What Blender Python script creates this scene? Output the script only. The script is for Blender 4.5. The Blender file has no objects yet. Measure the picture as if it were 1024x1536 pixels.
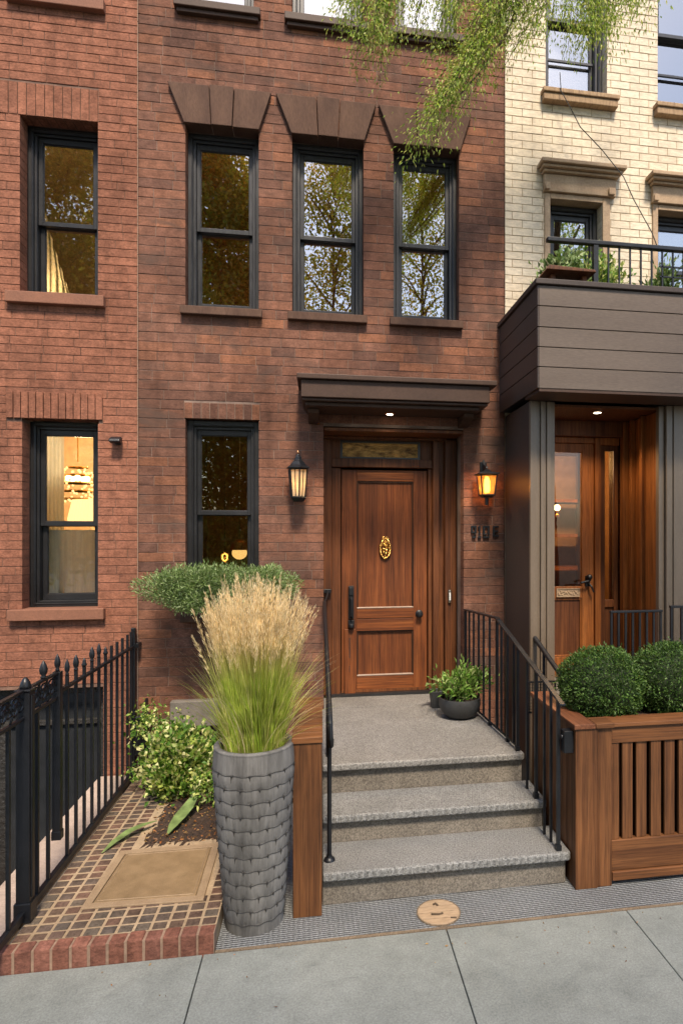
import bpy, bmesh, math, random
import numpy as np
from mathutils import Vector, Matrix
R = math.radians
rnd = random.Random(7)
S = bpy.context.scene
COL = S.collection

# ------------------------------------------------------------------ objects
def tag(o, label=None, cat=None, group=None, kind=None):
    if label: o['label'] = label
    if cat: o['category'] = cat
    if group: o['group'] = group
    if kind: o['kind'] = kind
    return o

def thing(name, loc, label, cat, group=None):
    o = bpy.data.objects.new(name, None); COL.objects.link(o)
    o.location = loc; o.empty_display_size = .1
    return tag(o, label, cat, group)

def origin(o):
    v = Vector((0, 0, 0))
    while o is not None:
        v += Vector(o.location); o = o.parent
    return v

class MB:
    def __init__(s): s.v = []; s.f = []
    def add(s, vs, fs):
        n = len(s.v); s.v += [tuple(v) for v in vs]; s.f += [tuple(i + n for i in f) for f in fs]
    def box(s, x0, x1, y0, y1, z0, z1):
        s.add([(x0,y0,z0),(x1,y0,z0),(x1,y1,z0),(x0,y1,z0),(x0,y0,z1),(x1,y0,z1),(x1,y1,z1),(x0,y1,z1)],
              [(0,3,2,1),(4,5,6,7),(0,1,5,4),(1,2,6,5),(2,3,7,6),(3,0,4,7)])
    def ring(s, x0, x1, z0, z1, wl, wr, wb, wt, y0, y1):
        s.box(x0, x0+wl, y0, y1, z0, z1); s.box(x1-wr, x1, y0, y1, z0, z1)
        s.box(x0+wl, x1-wr, y0, y1, z0, z0+wb); s.box(x0+wl, x1-wr, y0, y1, z1-wt, z1)
    def prism(s, pts, y0, y1):          # polygon in xz, extruded along y
        n = len(pts)
        s.add([(x,y0,z) for x,z in pts] + [(x,y1,z) for x,z in pts],
              [tuple(range(n)), tuple(range(2*n-1, n-1, -1))] + [(i, (i+1)%n, n+(i+1)%n, n+i) for i in range(n)])
    def slab(s, pts, z0, z1):           # polygon in xy, extruded along z
        n = len(pts)
        s.add([(x,y,z0) for x,y in pts] + [(x,y,z1) for x,y in pts],
              [tuple(range(n-1,-1,-1)), tuple(range(n, 2*n))] + [(i, (i+1)%n, n+(i+1)%n, n+i) for i in range(n)])
    def profx(s, pts, x0, x1):          # polygon in yz, extruded along x
        n = len(pts)
        s.add([(x0,y,z) for y,z in pts] + [(x1,y,z) for y,z in pts],
              [tuple(range(n)), tuple(range(2*n-1, n-1, -1))] + [(i, (i+1)%n, n+(i+1)%n, n+i) for i in range(n)])
    def tube(s, pts, r, n=8, caps=True):
        pts = [Vector(p) for p in pts]; rs = r if isinstance(r, (list, tuple)) else [r]*len(pts)
        rings = []; up = None
        for i, p in enumerate(pts):
            t = (pts[min(i+1, len(pts)-1)] - pts[max(i-1, 0)]).normalized()
            if up is None: up = t.orthogonal().normalized()
            else:
                up = up - t*up.dot(t)
                up = up.normalized() if up.length > 1e-6 else t.orthogonal().normalized()
            b = t.cross(up)
            rings.append([p + (up*math.cos(2*math.pi*k/n + math.pi/n) + b*math.sin(2*math.pi*k/n + math.pi/n))*rs[i] for k in range(n)])
        vs = [v for q in rings for v in q]; fs = []
        for i in range(len(pts)-1):
            for k in range(n): fs.append((i*n+k, i*n+(k+1)%n, (i+1)*n+(k+1)%n, (i+1)*n+k))
        if caps: fs += [tuple(range(n-1,-1,-1)), tuple(range(len(vs)-n, len(vs)))]
        s.add(vs, fs)
    def lathe(s, prof, c, n=32, ph=0, sy=1):    # prof: (r,z) list, closed at ends when r=0
        vs = []; fs = []
        for r, z in prof:
            for k in range(n):
                a = 2*math.pi*k/n + ph; vs.append((c[0]+r*math.cos(a), c[1]+sy*r*math.sin(a), c[2]+z))
        for i in range(len(prof)-1):
            for k in range(n): fs.append((i*n+k, i*n+(k+1)%n, (i+1)*n+(k+1)%n, (i+1)*n+k))
        fs += [tuple(range(n-1,-1,-1)), tuple(range(len(vs)-n, len(vs)))]
        s.add(vs, fs)
    def sphere(s, c, r, n=12, m=8, sc=(1,1,1)):
        s.lathe_s([(r*math.sin(math.pi*i/m)+1e-5, -r*math.cos(math.pi*i/m)) for i in range(m+1)], c, n, sc)
    def lathe_s(s, prof, c, n, sc):
        k0 = len(s.v); s.lathe(prof, (0,0,0), n)
        for i in range(k0, len(s.v)):
            v = s.v[i]; s.v[i] = (c[0]+v[0]*sc[0], c[1]+v[1]*sc[1], c[2]+v[2]*sc[2])
    def build(s, name, mat, parent=None, bevel=0, seg=2, smooth=False, recalc=True):
        me = bpy.data.meshes.new(name)
        o0 = origin(parent) if parent is not None else Vector((0,0,0))
        me.from_pydata([(v[0]-o0.x, v[1]-o0.y, v[2]-o0.z) for v in s.v], [], s.f)
        if recalc:
            bm = bmesh.new(); bm.from_mesh(me); bmesh.ops.recalc_face_normals(bm, faces=bm.faces); bm.to_mesh(me); bm.free()
        if smooth:
            for p in me.polygons: p.use_smooth = True
        me.materials.append(mat)
        o = bpy.data.objects.new(name, me); COL.objects.link(o)
        if parent is not None: o.parent = parent
        if bevel:
            m = o.modifiers.new('bevel', 'BEVEL'); m.width = bevel; m.segments = seg; m.limit_method = 'ANGLE'; m.angle_limit = R(40)
        if smooth == 'edge':
            m = o.modifiers.new('split', 'EDGE_SPLIT'); m.split_angle = R(40)
        return o

def npmesh(name, V, F, mat, parent=None, smooth=False):
    me = bpy.data.meshes.new(name)
    V = np.asarray(V, dtype=np.float64)
    if parent is not None: V = V - np.array(origin(parent))
    F = np.asarray(F, dtype=np.int32); k = F.shape[1]
    me.vertices.add(len(V)); me.vertices.foreach_set('co', V.astype(np.float32).ravel())
    me.loops.add(F.size); me.loops.foreach_set('vertex_index', F.ravel())
    me.polygons.add(len(F)); me.polygons.foreach_set('loop_start', np.arange(0, F.size, k, dtype=np.int32))
    me.polygons.foreach_set('loop_total', np.full(len(F), k, dtype=np.int32))
    me.update(calc_edges=True); me.validate()
    if smooth: me.polygons.foreach_set('use_smooth', np.ones(len(F), dtype=bool))
    me.materials.append(mat)
    o = bpy.data.objects.new(name, me); COL.objects.link(o)
    if parent is not None: o.parent = parent
    return o

def unit(a): return a/np.maximum(np.linalg.norm(a, axis=1, keepdims=True), 1e-9)
def leaves_vf(P, D, L, W, rg, fold=.35, droop=0.0):
    """folded rhombic leaves: P base, D axis"""
    n = len(P); D = unit(D); Q = rg.normal(size=(n,3)); Sd = unit(np.cross(D, Q)); Nn = np.cross(Sd, D)
    L = np.broadcast_to(np.asarray(L, float), (n,))[:,None]; W = np.broadcast_to(np.asarray(W, float), (n,))[:,None]
    mid = P + D*L*.45
    tip = P + D*L - np.array([0,0,1])*L*droop
    a = mid + Sd*W*.5 + Nn*W*fold; b = mid - Sd*W*.5 + Nn*W*fold
    V = np.stack([P, a, tip, b], 1).reshape(-1,3)
    i = np.arange(n)[:,None]*4
    F = np.concatenate([i+np.array([[0,1,2]]), i+np.array([[0,2,3]])], 1).reshape(-1,3)
    return V, F

# ------------------------------------------------------------------ materials
def newmat(name):
    m = bpy.data.materials.new(name); m.use_nodes = True; nt = m.node_tree
    return m, nt, nt.nodes['Principled BSDF'], nt.nodes['Material Output']
def node(nt, t, **kw):
    n = nt.nodes.new(t)
    for k, v in kw.items():
        if k.startswith('_'): setattr(n, k[1:], v)
        else: n.inputs[k.replace('__', ' ')].default_value = v
    return n
def coords(nt, scale=(1,1,1), kind='Object'):
    tc = nt.nodes.new('ShaderNodeTexCoord'); mp = nt.nodes.new('ShaderNodeMapping')
    mp.inputs['Scale'].default_value = scale; nt.links.new(tc.outputs[kind], mp.inputs['Vector']); return mp.outputs[0]
def noise(nt, vec, scale, detail=4, rough=.55, dist=0):
    n = node(nt, 'ShaderNodeTexNoise', Scale=scale, Detail=detail, Roughness=rough, Distortion=dist)
    nt.links.new(vec, n.inputs['Vector']); return n.outputs['Fac']
def ramp(nt, fac, stops, interp='LINEAR'):
    r = nt.nodes.new('ShaderNodeValToRGB'); cr = r.color_ramp; cr.interpolation = interp
    while len(cr.elements) < len(stops): cr.elements.new(.5)
    for e, (p, c) in zip(cr.elements, stops):
        e.position = p; e.color = (*c, 1) if len(c) == 3 else c
    nt.links.new(fac, r.inputs[0]); return r.outputs[0]
def mixc(nt, fac, a, b, mode='MIX'):
    m = nt.nodes.new('ShaderNodeMix'); m.data_type = 'RGBA'; m.blend_type = mode
    for sock, v in ((m.inputs[0], fac), (m.inputs[6], a), (m.inputs[7], b)):
        if hasattr(v, 'links') : nt.links.new(v, sock)
        else: sock.default_value = v if not isinstance(v, tuple) else (*v, 1)
    return m.outputs[2]
def math_(nt, op, a, b=0.0, clamp=False):
    m = nt.nodes.new('ShaderNodeMath'); m.operation = op; m.use_clamp = clamp
    for i, v in enumerate((a, b)):
        if hasattr(v, 'links'): nt.links.new(v, m.inputs[i])
        else: m.inputs[i].default_value = v
    return m.outputs[0]
def bump(nt, bs, h, strength=.3, dist=.01):
    b = node(nt, 'ShaderNodeBump', Strength=strength, Distance=dist); nt.links.new(h, b.inputs['Height']); nt.links.new(b.outputs[0], bs.inputs['Normal'])
GREY = lambda v: (v, v, v)

def surf(name, c1, c2, scale=3, rough=.7, bstr=.2, bscale=60, stretch=(1,1,1), metal=0, spec=.5, bdist=.004, rvar=.1):
    m, nt, b, o = newmat(name); v = coords(nt, stretch)
    n = noise(nt, v, scale, 6, .6); c = ramp(nt, n, [(.3, c1), (.7, c2)])
    f = noise(nt, v, bscale, 4, .6)
    c = mixc(nt, 1.0, c, ramp(nt, f, [(.3, GREY(.82)), (.7, GREY(1.12))]), 'MULTIPLY')
    nt.links.new(c, b.inputs['Base Color'])
    r = math_(nt, 'MULTIPLY_ADD', n, rvar*2); nt.nodes[-1].inputs[2].default_value = rough - rvar
    nt.links.new(r, b.inputs['Roughness']); b.inputs['Metallic'].default_value = metal; b.inputs['Specular IOR Level'].default_value = spec
    bump(nt, b, f, bstr, bdist); return m

def brickmat(name, cols, rough=.9, stain=.45, spec=.15, bstr=.5, blot=None, tex=1.0):
    m, nt, b, o = newmat(name); v = coords(nt)
    g = nt.nodes.new('ShaderNodeNewGeometry')
    n = len(cols); c = ramp(nt, g.outputs['Random Per Island'], [((i+.5)/n, k) for i, k in enumerate(cols)])
    big = noise(nt, v, .9, 5, .6); mid = noise(nt, v, 11, 6, .7); fine = noise(nt, coords(nt, (1,1,1.7)), 55, 4, .75)
    c = mixc(nt, 1.0, c, ramp(nt, fine, [(.32, GREY(1-.38*tex)), (.5, GREY(1.0)), (.68, GREY(1+.3*tex))]), 'MULTIPLY')
    wat = noise(nt, coords(nt, (5, 1, .5)), 1.0, 5, .65)
    c = mixc(nt, 1.0, c, ramp(nt, wat, [(.36, GREY(1-.26*tex)), (.5, GREY(1.0))]), 'MULTIPLY')
    st = noise(nt, coords(nt, (14, 3, 40)), 1.0, 4, .6)
    c = mixc(nt, 1.0, c, ramp(nt, big, [(.3, GREY(1-stain)), (.55, GREY(1.0)), (.8, GREY(1.12))]), 'MULTIPLY')
    c = mixc(nt, 1.0, c, ramp(nt, mid, [(.3, GREY(1-.34*tex)), (.55, GREY(1.0)), (.75, GREY(1+.25*tex))]), 'MULTIPLY')
    c = mixc(nt, 1.0, c, ramp(nt, st, [(.32, GREY(.78)), (.6, GREY(1.04))]), 'MULTIPLY')
    if blot:    # soot patches and pale efflorescence with a shape of their own
        c = mixc(nt, ramp(nt, noise(nt, coords(nt, (1,1,1.8)), 1.7, 6, .65, .6), [(.52, GREY(0)), (.68, GREY(blot[1]))]), c, blot[0])
    c = mixc(nt, ramp(nt, noise(nt, coords(nt, (2,2,5)), 6, 6, .75), [(.66, GREY(0)), (.8, GREY(.35))]), c, (.42,.33,.27))
    nt.links.new(c, b.inputs['Base Color']); b.inputs['Roughness'].default_value = rough; b.inputs['Specular IOR Level'].default_value = spec
    h = math_(nt, 'ADD', math_(nt, 'MULTIPLY', mid, .6), math_(nt, 'MULTIPLY', fine, .5))
    bump(nt, b, h, bstr, .009); return m

def woodmat(name, c1, c2, c3, axis='z', rough=.5, coat=.04, gs=1.0):
    m, nt, b, o = newmat(name)
    st = {'z': (30, 30, .8), 'x': (.8, 30, 30), 'y': (30, .8, 30)}[axis]; st = tuple(k*gs for k in st)
    st2 = tuple(k*4 for k in st)
    g = nt.nodes.new('ShaderNodeNewGeometry')
    tc = nt.nodes.new('ShaderNodeTexCoord')
    off = nt.nodes.new('ShaderNodeVectorMath'); off.operation = 'ADD'
    cmb = nt.nodes.new('ShaderNodeCombineXYZ')
    for i in range(3): nt.links.new(math_(nt, 'MULTIPLY', g.outputs['Random Per Island'], 13.0+7*i), cmb.inputs[i])
    nt.links.new(tc.outputs['Object'], off.inputs[0]); nt.links.new(cmb.outputs[0], off.inputs[1])
    def mp(s):
        q = nt.nodes.new('ShaderNodeMapping'); q.inputs['Scale'].default_value = s; nt.links.new(off.outputs[0], q.inputs['Vector']); return q.outputs[0]
    a = noise(nt, mp(st), 1.0, 5, .6, .8); f = noise(nt, mp(st2), 1.0, 4, .65, .3)
    big = noise(nt, off.outputs[0], 1.6, 3, .5)
    c = ramp(nt, a, [(.28, c1), (.5, c2), (.72, c3)])
    c = mixc(nt, 1.0, c, ramp(nt, f, [(.33, GREY(.5)), (.5, GREY(.98)), (.7, GREY(1.18))]), 'MULTIPLY')
    c = mixc(nt, 1.0, c, ramp(nt, big, [(.3, GREY(.72)), (.7, GREY(1.15))]), 'MULTIPLY')
    c = mixc(nt, 1.0, c, ramp(nt, g.outputs['Random Per Island'], [(0, GREY(.85)), (1, GREY(1.12))]), 'MULTIPLY')
    wear = noise(nt, mp((5,5,1.2) if axis=='z' else (1.2,5,5)), 1.0, 6, .7, .5)
    c = mixc(nt, 1.0, c, ramp(nt, wear, [(.28, GREY(.68)), (.46, GREY(1.0)), (.75, GREY(1.1))]), 'MULTIPLY')
    b.inputs['Specular IOR Level'].default_value = .3
    nt.links.new(c, b.inputs['Base Color'])
    nt.links.new(ramp(nt, f, [(.3, GREY(rough+.15)), (.7, GREY(rough-.05))]), b.inputs['Roughness'])
    b.inputs['Coat Weight'].default_value = coat; b.inputs['Coat Roughness'].default_value = .3
    bump(nt, b, f, .25, .003); return m

def leafmat(name, cols, trans=.35, rough=.5, zgrad=None):
    m, nt, b, o = newmat(name)
    g = nt.nodes.new('ShaderNodeNewGeometry'); n = len(cols)
    c = ramp(nt, g.outputs['Random Per Island'], [((i+.5)/n, k) for i, k in enumerate(cols)])
    cl = noise(nt, coords(nt), 14, 3, .5)
    c = mixc(nt, 1.0, c, ramp(nt, cl, [(.3, GREY(.6)), (.7, GREY(1.35))]), 'MULTIPLY')
    if zgrad:
        sx = nt.nodes.new('ShaderNodeSeparateXYZ'); nt.links.new(coords(nt), sx.inputs[0])
        c2 = ramp(nt, g.outputs['Random Per Island'], [((i+.5)/len(zgrad[2]), k) for i, k in enumerate(zgrad[2])])
        w = nt.nodes.new('ShaderNodeMapRange'); w.inputs[1].default_value = zgrad[0]; w.inputs[2].default_value = zgrad[1]; nt.links.new(sx.outputs[2], w.inputs[0])
        c = mixc(nt, w.outputs[0], c, c2)
    nt.links.new(c, b.inputs['Base Color']); b.inputs['Roughness'].default_value = rough; b.inputs['Specular IOR Level'].default_value = .35
    t = nt.nodes.new('ShaderNodeBsdfTranslucent'); nt.links.new(mixc(nt, 1.0, c, (1.15,1.2,.6), 'MULTIPLY'), t.inputs[0])
    mx = nt.nodes.new('ShaderNodeMixShader'); mx.inputs[0].default_value = trans
    nt.links.new(b.outputs[0], mx.inputs[1]); nt.links.new(t.outputs[0], mx.inputs[2]); nt.links.new(mx.outputs[0], o.inputs[0]); return m

def glassmat(name, refl=.1, tint=(.9,.92,.9), wav=.02, wscale=1.6, ior=1.5, grough=0.0):
    m, nt, b, o = newmat(name); nt.nodes.remove(b)
    t = nt.nodes.new('ShaderNodeBsdfTransparent'); t.inputs[0].default_value = (*tint, 1)
    g = nt.nodes.new('ShaderNodeBsdfGlossy'); g.inputs['Roughness'].default_value = grough
    bn = node(nt, 'ShaderNodeBump', Strength=wav, Distance=.05); nt.links.new(noise(nt, coords(nt), wscale, 2), bn.inputs['Height']); nt.links.new(bn.outputs[0], g.inputs['Normal'])
    fr = nt.nodes.new('ShaderNodeFresnel'); fr.inputs[0].default_value = ior
    k = math_(nt, 'ADD', fr.outputs[0], refl, True)
    mx = nt.nodes.new('ShaderNodeMixShader'); nt.links.new(k, mx.inputs[0]); nt.links.new(t.outputs[0], mx.inputs[1]); nt.links.new(g.outputs[0], mx.inputs[2])
    nt.links.new(mx.outputs[0], o.inputs[0]); return m

def emit(name, col, s):
    m, nt, b, o = newmat(name); b.inputs['Base Color'].default_value = (*col, 1); b.inputs['Emission Color'].default_value = (*col, 1); b.inputs['Emission Strength'].default_value = s; return m

def frosted(name, col, tr=.5):
    m, nt, b, o = newmat(name); nt.nodes.remove(b)
    t = nt.nodes.new('ShaderNodeBsdfTransparent'); t.inputs[0].default_value = (*col, 1)
    d = nt.nodes.new('ShaderNodeBsdfTranslucent'); d.inputs[0].default_value = (*col, 1)
    e = nt.nodes.new('ShaderNodeBsdfDiffuse'); e.inputs[0].default_value = (*col, 1)
    m1 = nt.nodes.new('ShaderNodeMixShader'); m1.inputs[0].default_value = .5; nt.links.new(d.outputs[0], m1.inputs[1]); nt.links.new(e.outputs[0], m1.inputs[2])
    m2 = nt.nodes.new('ShaderNodeMixShader'); m2.inputs[0].default_value = tr; nt.links.new(m1.outputs[0], m2.inputs[1]); nt.links.new(t.outputs[0], m2.inputs[2])
    nt.links.new(m2.outputs[0], o.inputs[0]); return m

M = {}
M['brown_brick'] = brickmat('brown_brick', [(.205,.096,.064),(.228,.104,.066),(.182,.089,.062),(.280,.122,.070),(.198,.094,.064),(.142,.074,.055),(.220,.108,.074)], stain=.5, blot=((.082,.054,.043), .8))
M['red_brick'] = brickmat('red_brick', [(.285,.120,.075),(.265,.112,.070),(.305,.130,.081),(.240,.104,.067),(.295,.125,.077)], stain=.34)
M['cream_brick'] = brickmat('cream_brick', [(.66,.56,.42),(.69,.60,.46),(.63,.53,.395),(.67,.575,.43)], rough=.6, stain=.12, spec=.25, bstr=.2, tex=.28)
M['mortar_dark'] = surf('mortar_dark', (.06,.04,.031), (.30,.21,.165), 2.6, .95, .5, 60)
M['mortar_red'] = surf('mortar_red', (.055,.032,.025), (.26,.15,.105), 2.6, .95, .5, 60)
M['mortar_tan'] = surf('mortar_tan', (.28,.19,.115), (.42,.31,.20), 5, .95, .5, 60)
M['brownstone'] = surf('brownstone', (.072,.040,.029), (.120,.070,.049), 5, .85, .7, 55, (1.6,1,.5), spec=.2)
M['brownstone_red'] = surf('brownstone_red', (.17,.072,.042), (.23,.10,.058), 4, .8, .5, 90)
M['tan_stone'] = surf('tan_stone', (.30,.20,.12), (.44,.32,.21), 5, .8, .5, 60)
M['tan_sill'] = surf('tan_sill', (.20,.12,.065), (.40,.27,.15), 14, .8, .7, 50, (3,1,.6))
M['grey_stone'] = surf('grey_stone', (.10,.088,.075), (.19,.165,.14), 7, .85, .6, 110)
M['black_paint'] = surf('black_paint', (.010,.010,.011), (.018,.018,.02), 4, .38, .15, 40, spec=.5)
M['sash_paint'] = surf('sash_paint', (.016,.016,.018), (.032,.033,.036), 6, .35, .12, 50, (8,8,1), spec=.5)
M['iron'] = surf('iron', (.005,.006,.008), (.010,.011,.014), 10, .4, .3, 70, spec=.4)
M['canopy_paint'] = surf('canopy_paint', (.046,.026,.018), (.066,.038,.027), 3, .55, .15, 60, spec=.25)
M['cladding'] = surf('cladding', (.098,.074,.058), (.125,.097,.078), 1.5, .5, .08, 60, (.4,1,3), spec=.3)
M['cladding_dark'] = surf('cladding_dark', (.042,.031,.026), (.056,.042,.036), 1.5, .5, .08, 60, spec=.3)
M['pilaster'] = surf('pilaster', (.115,.085,.058), (.16,.12,.084), 2, .38, .1, 60, (6,6,.6))
M['door_wood'] = woodmat('door_wood', (.082,.022,.006), (.142,.041,.011), (.200,.064,.018))
M['door_wood_h'] = woodmat('door_wood_h', (.080,.021,.006), (.165,.048,.012), (.25,.084,.023), 'x')
M['dark_wood'] = woodmat('dark_wood', (.058,.018,.006), (.115,.038,.012), (.17,.062,.020))
M['black_wood'] = woodmat('black_wood', (.018,.007,.003), (.034,.013,.005), (.05,.02,.008))
M['orange_wood'] = woodmat('orange_wood', (.15,.045,.009), (.25,.082,.018), (.34,.12,.030))
M['cedar'] = woodmat('cedar', (.075,.027,.009), (.135,.053,.018), (.20,.084,.031), rough=.55)
M['cedar_x'] = woodmat('cedar_x', (.075,.027,.009), (.135,.053,.018), (.20,.084,.031), 'x', rough=.55)
M['cedar_y'] = woodmat('cedar_y', (.10,.034,.015), (.165,.060,.026), (.235,.094,.044), 'y', rough=.55)
M['glass'] = glassmat('glass', .38, (.8,.74,.62), .014, 1.3, grough=.004)
M['glass_dark'] = glassmat('glass_dark', .13, (.8,.74,.6), .014, 1.3, grough=.004)
M['glass_warm'] = glassmat('glass_warm', .24, (.92,.85,.7), .03, 1.5, grough=.012)
M['glass_shop'] = glassmat('glass_shop', .0, (.95,.93,.88))
M['glass_clear'] = glassmat('glass_clear', .05, (.93,.94,.9))
M['glass_gold'] = glassmat('glass_gold', .12, (.9,.75,.45), .25, 30)
M['gold_reflection'] = surf('gold_reflection', (.06,.028,.01), (.62,.36,.10), 9, .2, .6, 30, (1,1,2.5), metal=.5, bdist=.02)  # gold reflections painted into the transom pane's mottled colour
M['brass'] = surf('brass', (.75,.42,.10), (.95,.62,.22), 40, .22, .4, 90, metal=1)
M['chrome'] = surf('chrome', (.6,.55,.45), (.7,.65,.55), 10, .2, .1, 50, metal=1)
M['dark_room'] = surf('dark_room', (.05,.036,.026), (.09,.065,.045), 1, .9, 0, 10)
M['warm_room'] = surf('warm_room', (.62,.46,.28), (.74,.56,.36), 1, .9, 0, 10)
M['study_room'] = surf('study_room', (.20,.12,.065), (.32,.20,.11), 1, .9, 0, 10)
M['parlour_room'] = surf('parlour_room', (.34,.27,.20), (.46,.37,.28), 1, .9, 0, 10)
M['shop_room'] = surf('shop_room', (.14,.08,.045), (.26,.15,.08), 2, .8, 0, 10)
M['fabric'] = surf('fabric', (.62,.63,.62), (.74,.75,.74), 3, .9, .3, 200)
def sheer(name, c, tr=.45):
    m, nt, b, o = newmat(name); b.inputs['Roughness'].default_value = .95
    col = ramp(nt, noise(nt, coords(nt, (30,1,1)), 2, 4), [(.3, tuple(k*.8 for k in c)), (.7, c)]); nt.links.new(col, b.inputs['Base Color'])
    t = nt.nodes.new('ShaderNodeBsdfTranslucent'); nt.links.new(col, t.inputs[0]); mx = nt.nodes.new('ShaderNodeMixShader'); mx.inputs[0].default_value = tr
    nt.links.new(b.outputs[0], mx.inputs[1]); nt.links.new(t.outputs[0], mx.inputs[2]); nt.links.new(mx.outputs[0], o.inputs[0]); return m
M['sheer'] = sheer('sheer', (.80,.82,.78)); M['lined'] = sheer('lined', (.80,.84,.80), .2)
M['curtain'] = surf('curtain', (.72,.76,.80), (.85,.88,.9), 3, .9, .3, 60, (30,1,1))
M['vase'] = surf('vase', (.045,.043,.041), (.19,.184,.175), 9, .78, 1.0, 70, (1,1,.16), bdist=.004)
M['cord'] = surf('cord', (.02,.019,.018), (.035,.033,.031), 30, .9, .3, 150)
M['bowl'] = surf('bowl', (.020,.021,.022), (.034,.035,.036), 8, .55, .2, 100)
M['soil'] = surf('soil', (.020,.012,.008), (.065,.036,.022), 30, .95, 1, 60, bdist=.02)
M['concrete'] = None

def concrete(name, c1, c2, speck=.25):
    m, nt, b, o = newmat(name); v = coords(nt)
    big = noise(nt, v, 1.3, 6, .6, .4); mid = noise(nt, v, 11, 5, .65); fine = noise(nt, v, 95, 4, .85)
    c = ramp(nt, big, [(.3, c1), (.7, c2)])
    c = mixc(nt, 1.0, c, ramp(nt, mid, [(.3, GREY(.88)), (.7, GREY(1.06))]), 'MULTIPLY')
    c = mixc(nt, 1.0, c, ramp(nt, fine, [(.38, GREY(1-speck)), (.62, GREY(1+speck*.8))]), 'MULTIPLY')
    st = noise(nt, coords(nt, (1, 2.2, 1)), 2.6, 6, .7, 1.2)
    c = mixc(nt, ramp(nt, st, [(.58, GREY(0)), (.72, GREY(.4))]), c, tuple(k*.5 for k in c1))
    vo = node(nt, 'ShaderNodeTexVoronoi', Scale=1.9); nt.links.new(v, vo.inputs['Vector'])
    c = mixc(nt, ramp(nt, vo.outputs['Distance'], [(.022, GREY(.55)), (.034, GREY(0))]), c, tuple(k*.35 for k in c1))     # gum spots
    vd = nt.nodes.new('ShaderNodeVectorMath'); vd.operation = 'ADD'; nt.links.new(v, vd.inputs[0])
    nz_ = node(nt, 'ShaderNodeTexNoise', Scale=5, Detail=5); nt.links.new(v, nz_.inputs['Vector']); nt.links.new(nz_.outputs['Color'], vd.inputs[1])
    vc = node(nt, 'ShaderNodeTexVoronoi', Scale=.55, _feature='DISTANCE_TO_EDGE'); nt.links.new(vd.outputs[0], vc.inputs['Vector'])
    c = mixc(nt, ramp(nt, vc.outputs['Distance'], [(.0, GREY(.12)), (.003, GREY(0))]), c, tuple(k*.35 for k in c1))      # hairline cracks
    sp2_ = noise(nt, v, 3.4, 7, .75, .3)
    c = mixc(nt, 1.0, c, ramp(nt, sp2_, [(.34, GREY(.88)), (.5, GREY(1.0)), (.7, GREY(1.06))]), 'MULTIPLY')
    nt.links.new(c, b.inputs['Base Color']); b.inputs['Roughness'].default_value = .88; b.inputs['Specular IOR Level'].default_value = .3
    bump(nt, b, math_(nt, 'ADD', math_(nt, 'MULTIPLY', mid, .5), fine), .35, .002); return m
M['sidewalk'] = concrete('sidewalk', (.182,.196,.182), (.238,.252,.234), .22)
M['coping'] = concrete('coping', (.33,.25,.20), (.44,.35,.29), .15)
M['asphalt'] = concrete('asphalt', (.09,.09,.088), (.12,.12,.118), .3)
M['ground'] = concrete('ground', (.10,.09,.075), (.14,.125,.10), .3)
M['riser'] = concrete('riser', (.135,.118,.097), (.20,.178,.15), .5)
M['seam'] = concrete('seam', (.15,.11,.075), (.22,.165,.11), .4)

def grip(name, base, pitch, amp, depth, ang=0.0, wob=.0):
    """granite or mat with a fine raised rib pattern"""
    m, nt, b, o = newmat(name); tc = nt.nodes.new('ShaderNodeTexCoord')
    mp = nt.nodes.new('ShaderNodeMapping'); mp.inputs['Rotation'].default_value = (0, 0, ang); nt.links.new(tc.outputs['Object'], mp.inputs['Vector'])
    sx = nt.nodes.new('ShaderNodeSeparateXYZ'); nt.links.new(mp.outputs[0], sx.inputs[0])
    a = math_(nt, 'SINE', math_(nt, 'MULTIPLY', sx.outputs[1], 2*math.pi/pitch[1]))
    q = math_(nt, 'SINE', math_(nt, 'ADD', math_(nt, 'MULTIPLY', sx.outputs[0], 2*math.pi/pitch[0]), math_(nt, 'MULTIPLY', a, .9)))
    h = math_(nt, 'ADD', math_(nt, 'MULTIPLY', a, .75), math_(nt, 'MULTIPLY', q, .25))
    sp = noise(nt, mp.outputs[0], 95, 4, .85); big = noise(nt, mp.outputs[0], 3, 5, .6)
    c = ramp(nt, sp, [(.38, tuple(k*.38 for k in base)), (.5, base), (.62, tuple(k*1.5 for k in base))])
    c = mixc(nt, 1.0, c, ramp(nt, big, [(.3, GREY(.8)), (.7, GREY(1.1))]), 'MULTIPLY')
    hh = math_(nt, 'MULTIPLY_ADD', h, .5); nt.nodes[-1].inputs[2].default_value = .5
    c = mixc(nt, 1.0, c, ramp(nt, hh, [(.15, GREY(1-amp)), (.7, GREY(1.0))]), 'MULTIPLY')
    nt.links.new(c, b.inputs['Base Color']); b.inputs['Roughness'].default_value = .62; b.inputs['Specular IOR Level'].default_value = .5
    bump(nt, b, math_(nt, 'ADD', h, math_(nt, 'MULTIPLY', sp, .6)), .8, depth); return m
M['tread'] = grip('tread', (.20,.20,.195), (.015,.010), .26, .0022, R(14))
M['landing'] = grip('landing', (.19,.183,.172), (.012,.008), .10, .001, R(12))
M['mat_strip'] = grip('mat_strip', (.21,.22,.225), (.026,.017), .70, .005, R(-2))
M['paver'] = brickmat('paver', [(.13,.085,.062),(.10,.085,.074),(.16,.092,.066),(.11,.072,.055),(.135,.108,.085)], stain=.35, bstr=.7)
M['edge_brick'] = brickmat('edge_brick', [(.23,.098,.068),(.20,.088,.064),(.25,.110,.078),(.215,.095,.070)], stain=.3, bstr=.7)
M['paver_joint'] = surf('paver_joint', (.25,.18,.11), (.38,.285,.185), 5, .95, .8, 60)
M['edge_joint'] = surf('edge_joint', (.20,.13,.09), (.31,.21,.15), 5, .95, .8, 60)
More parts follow.
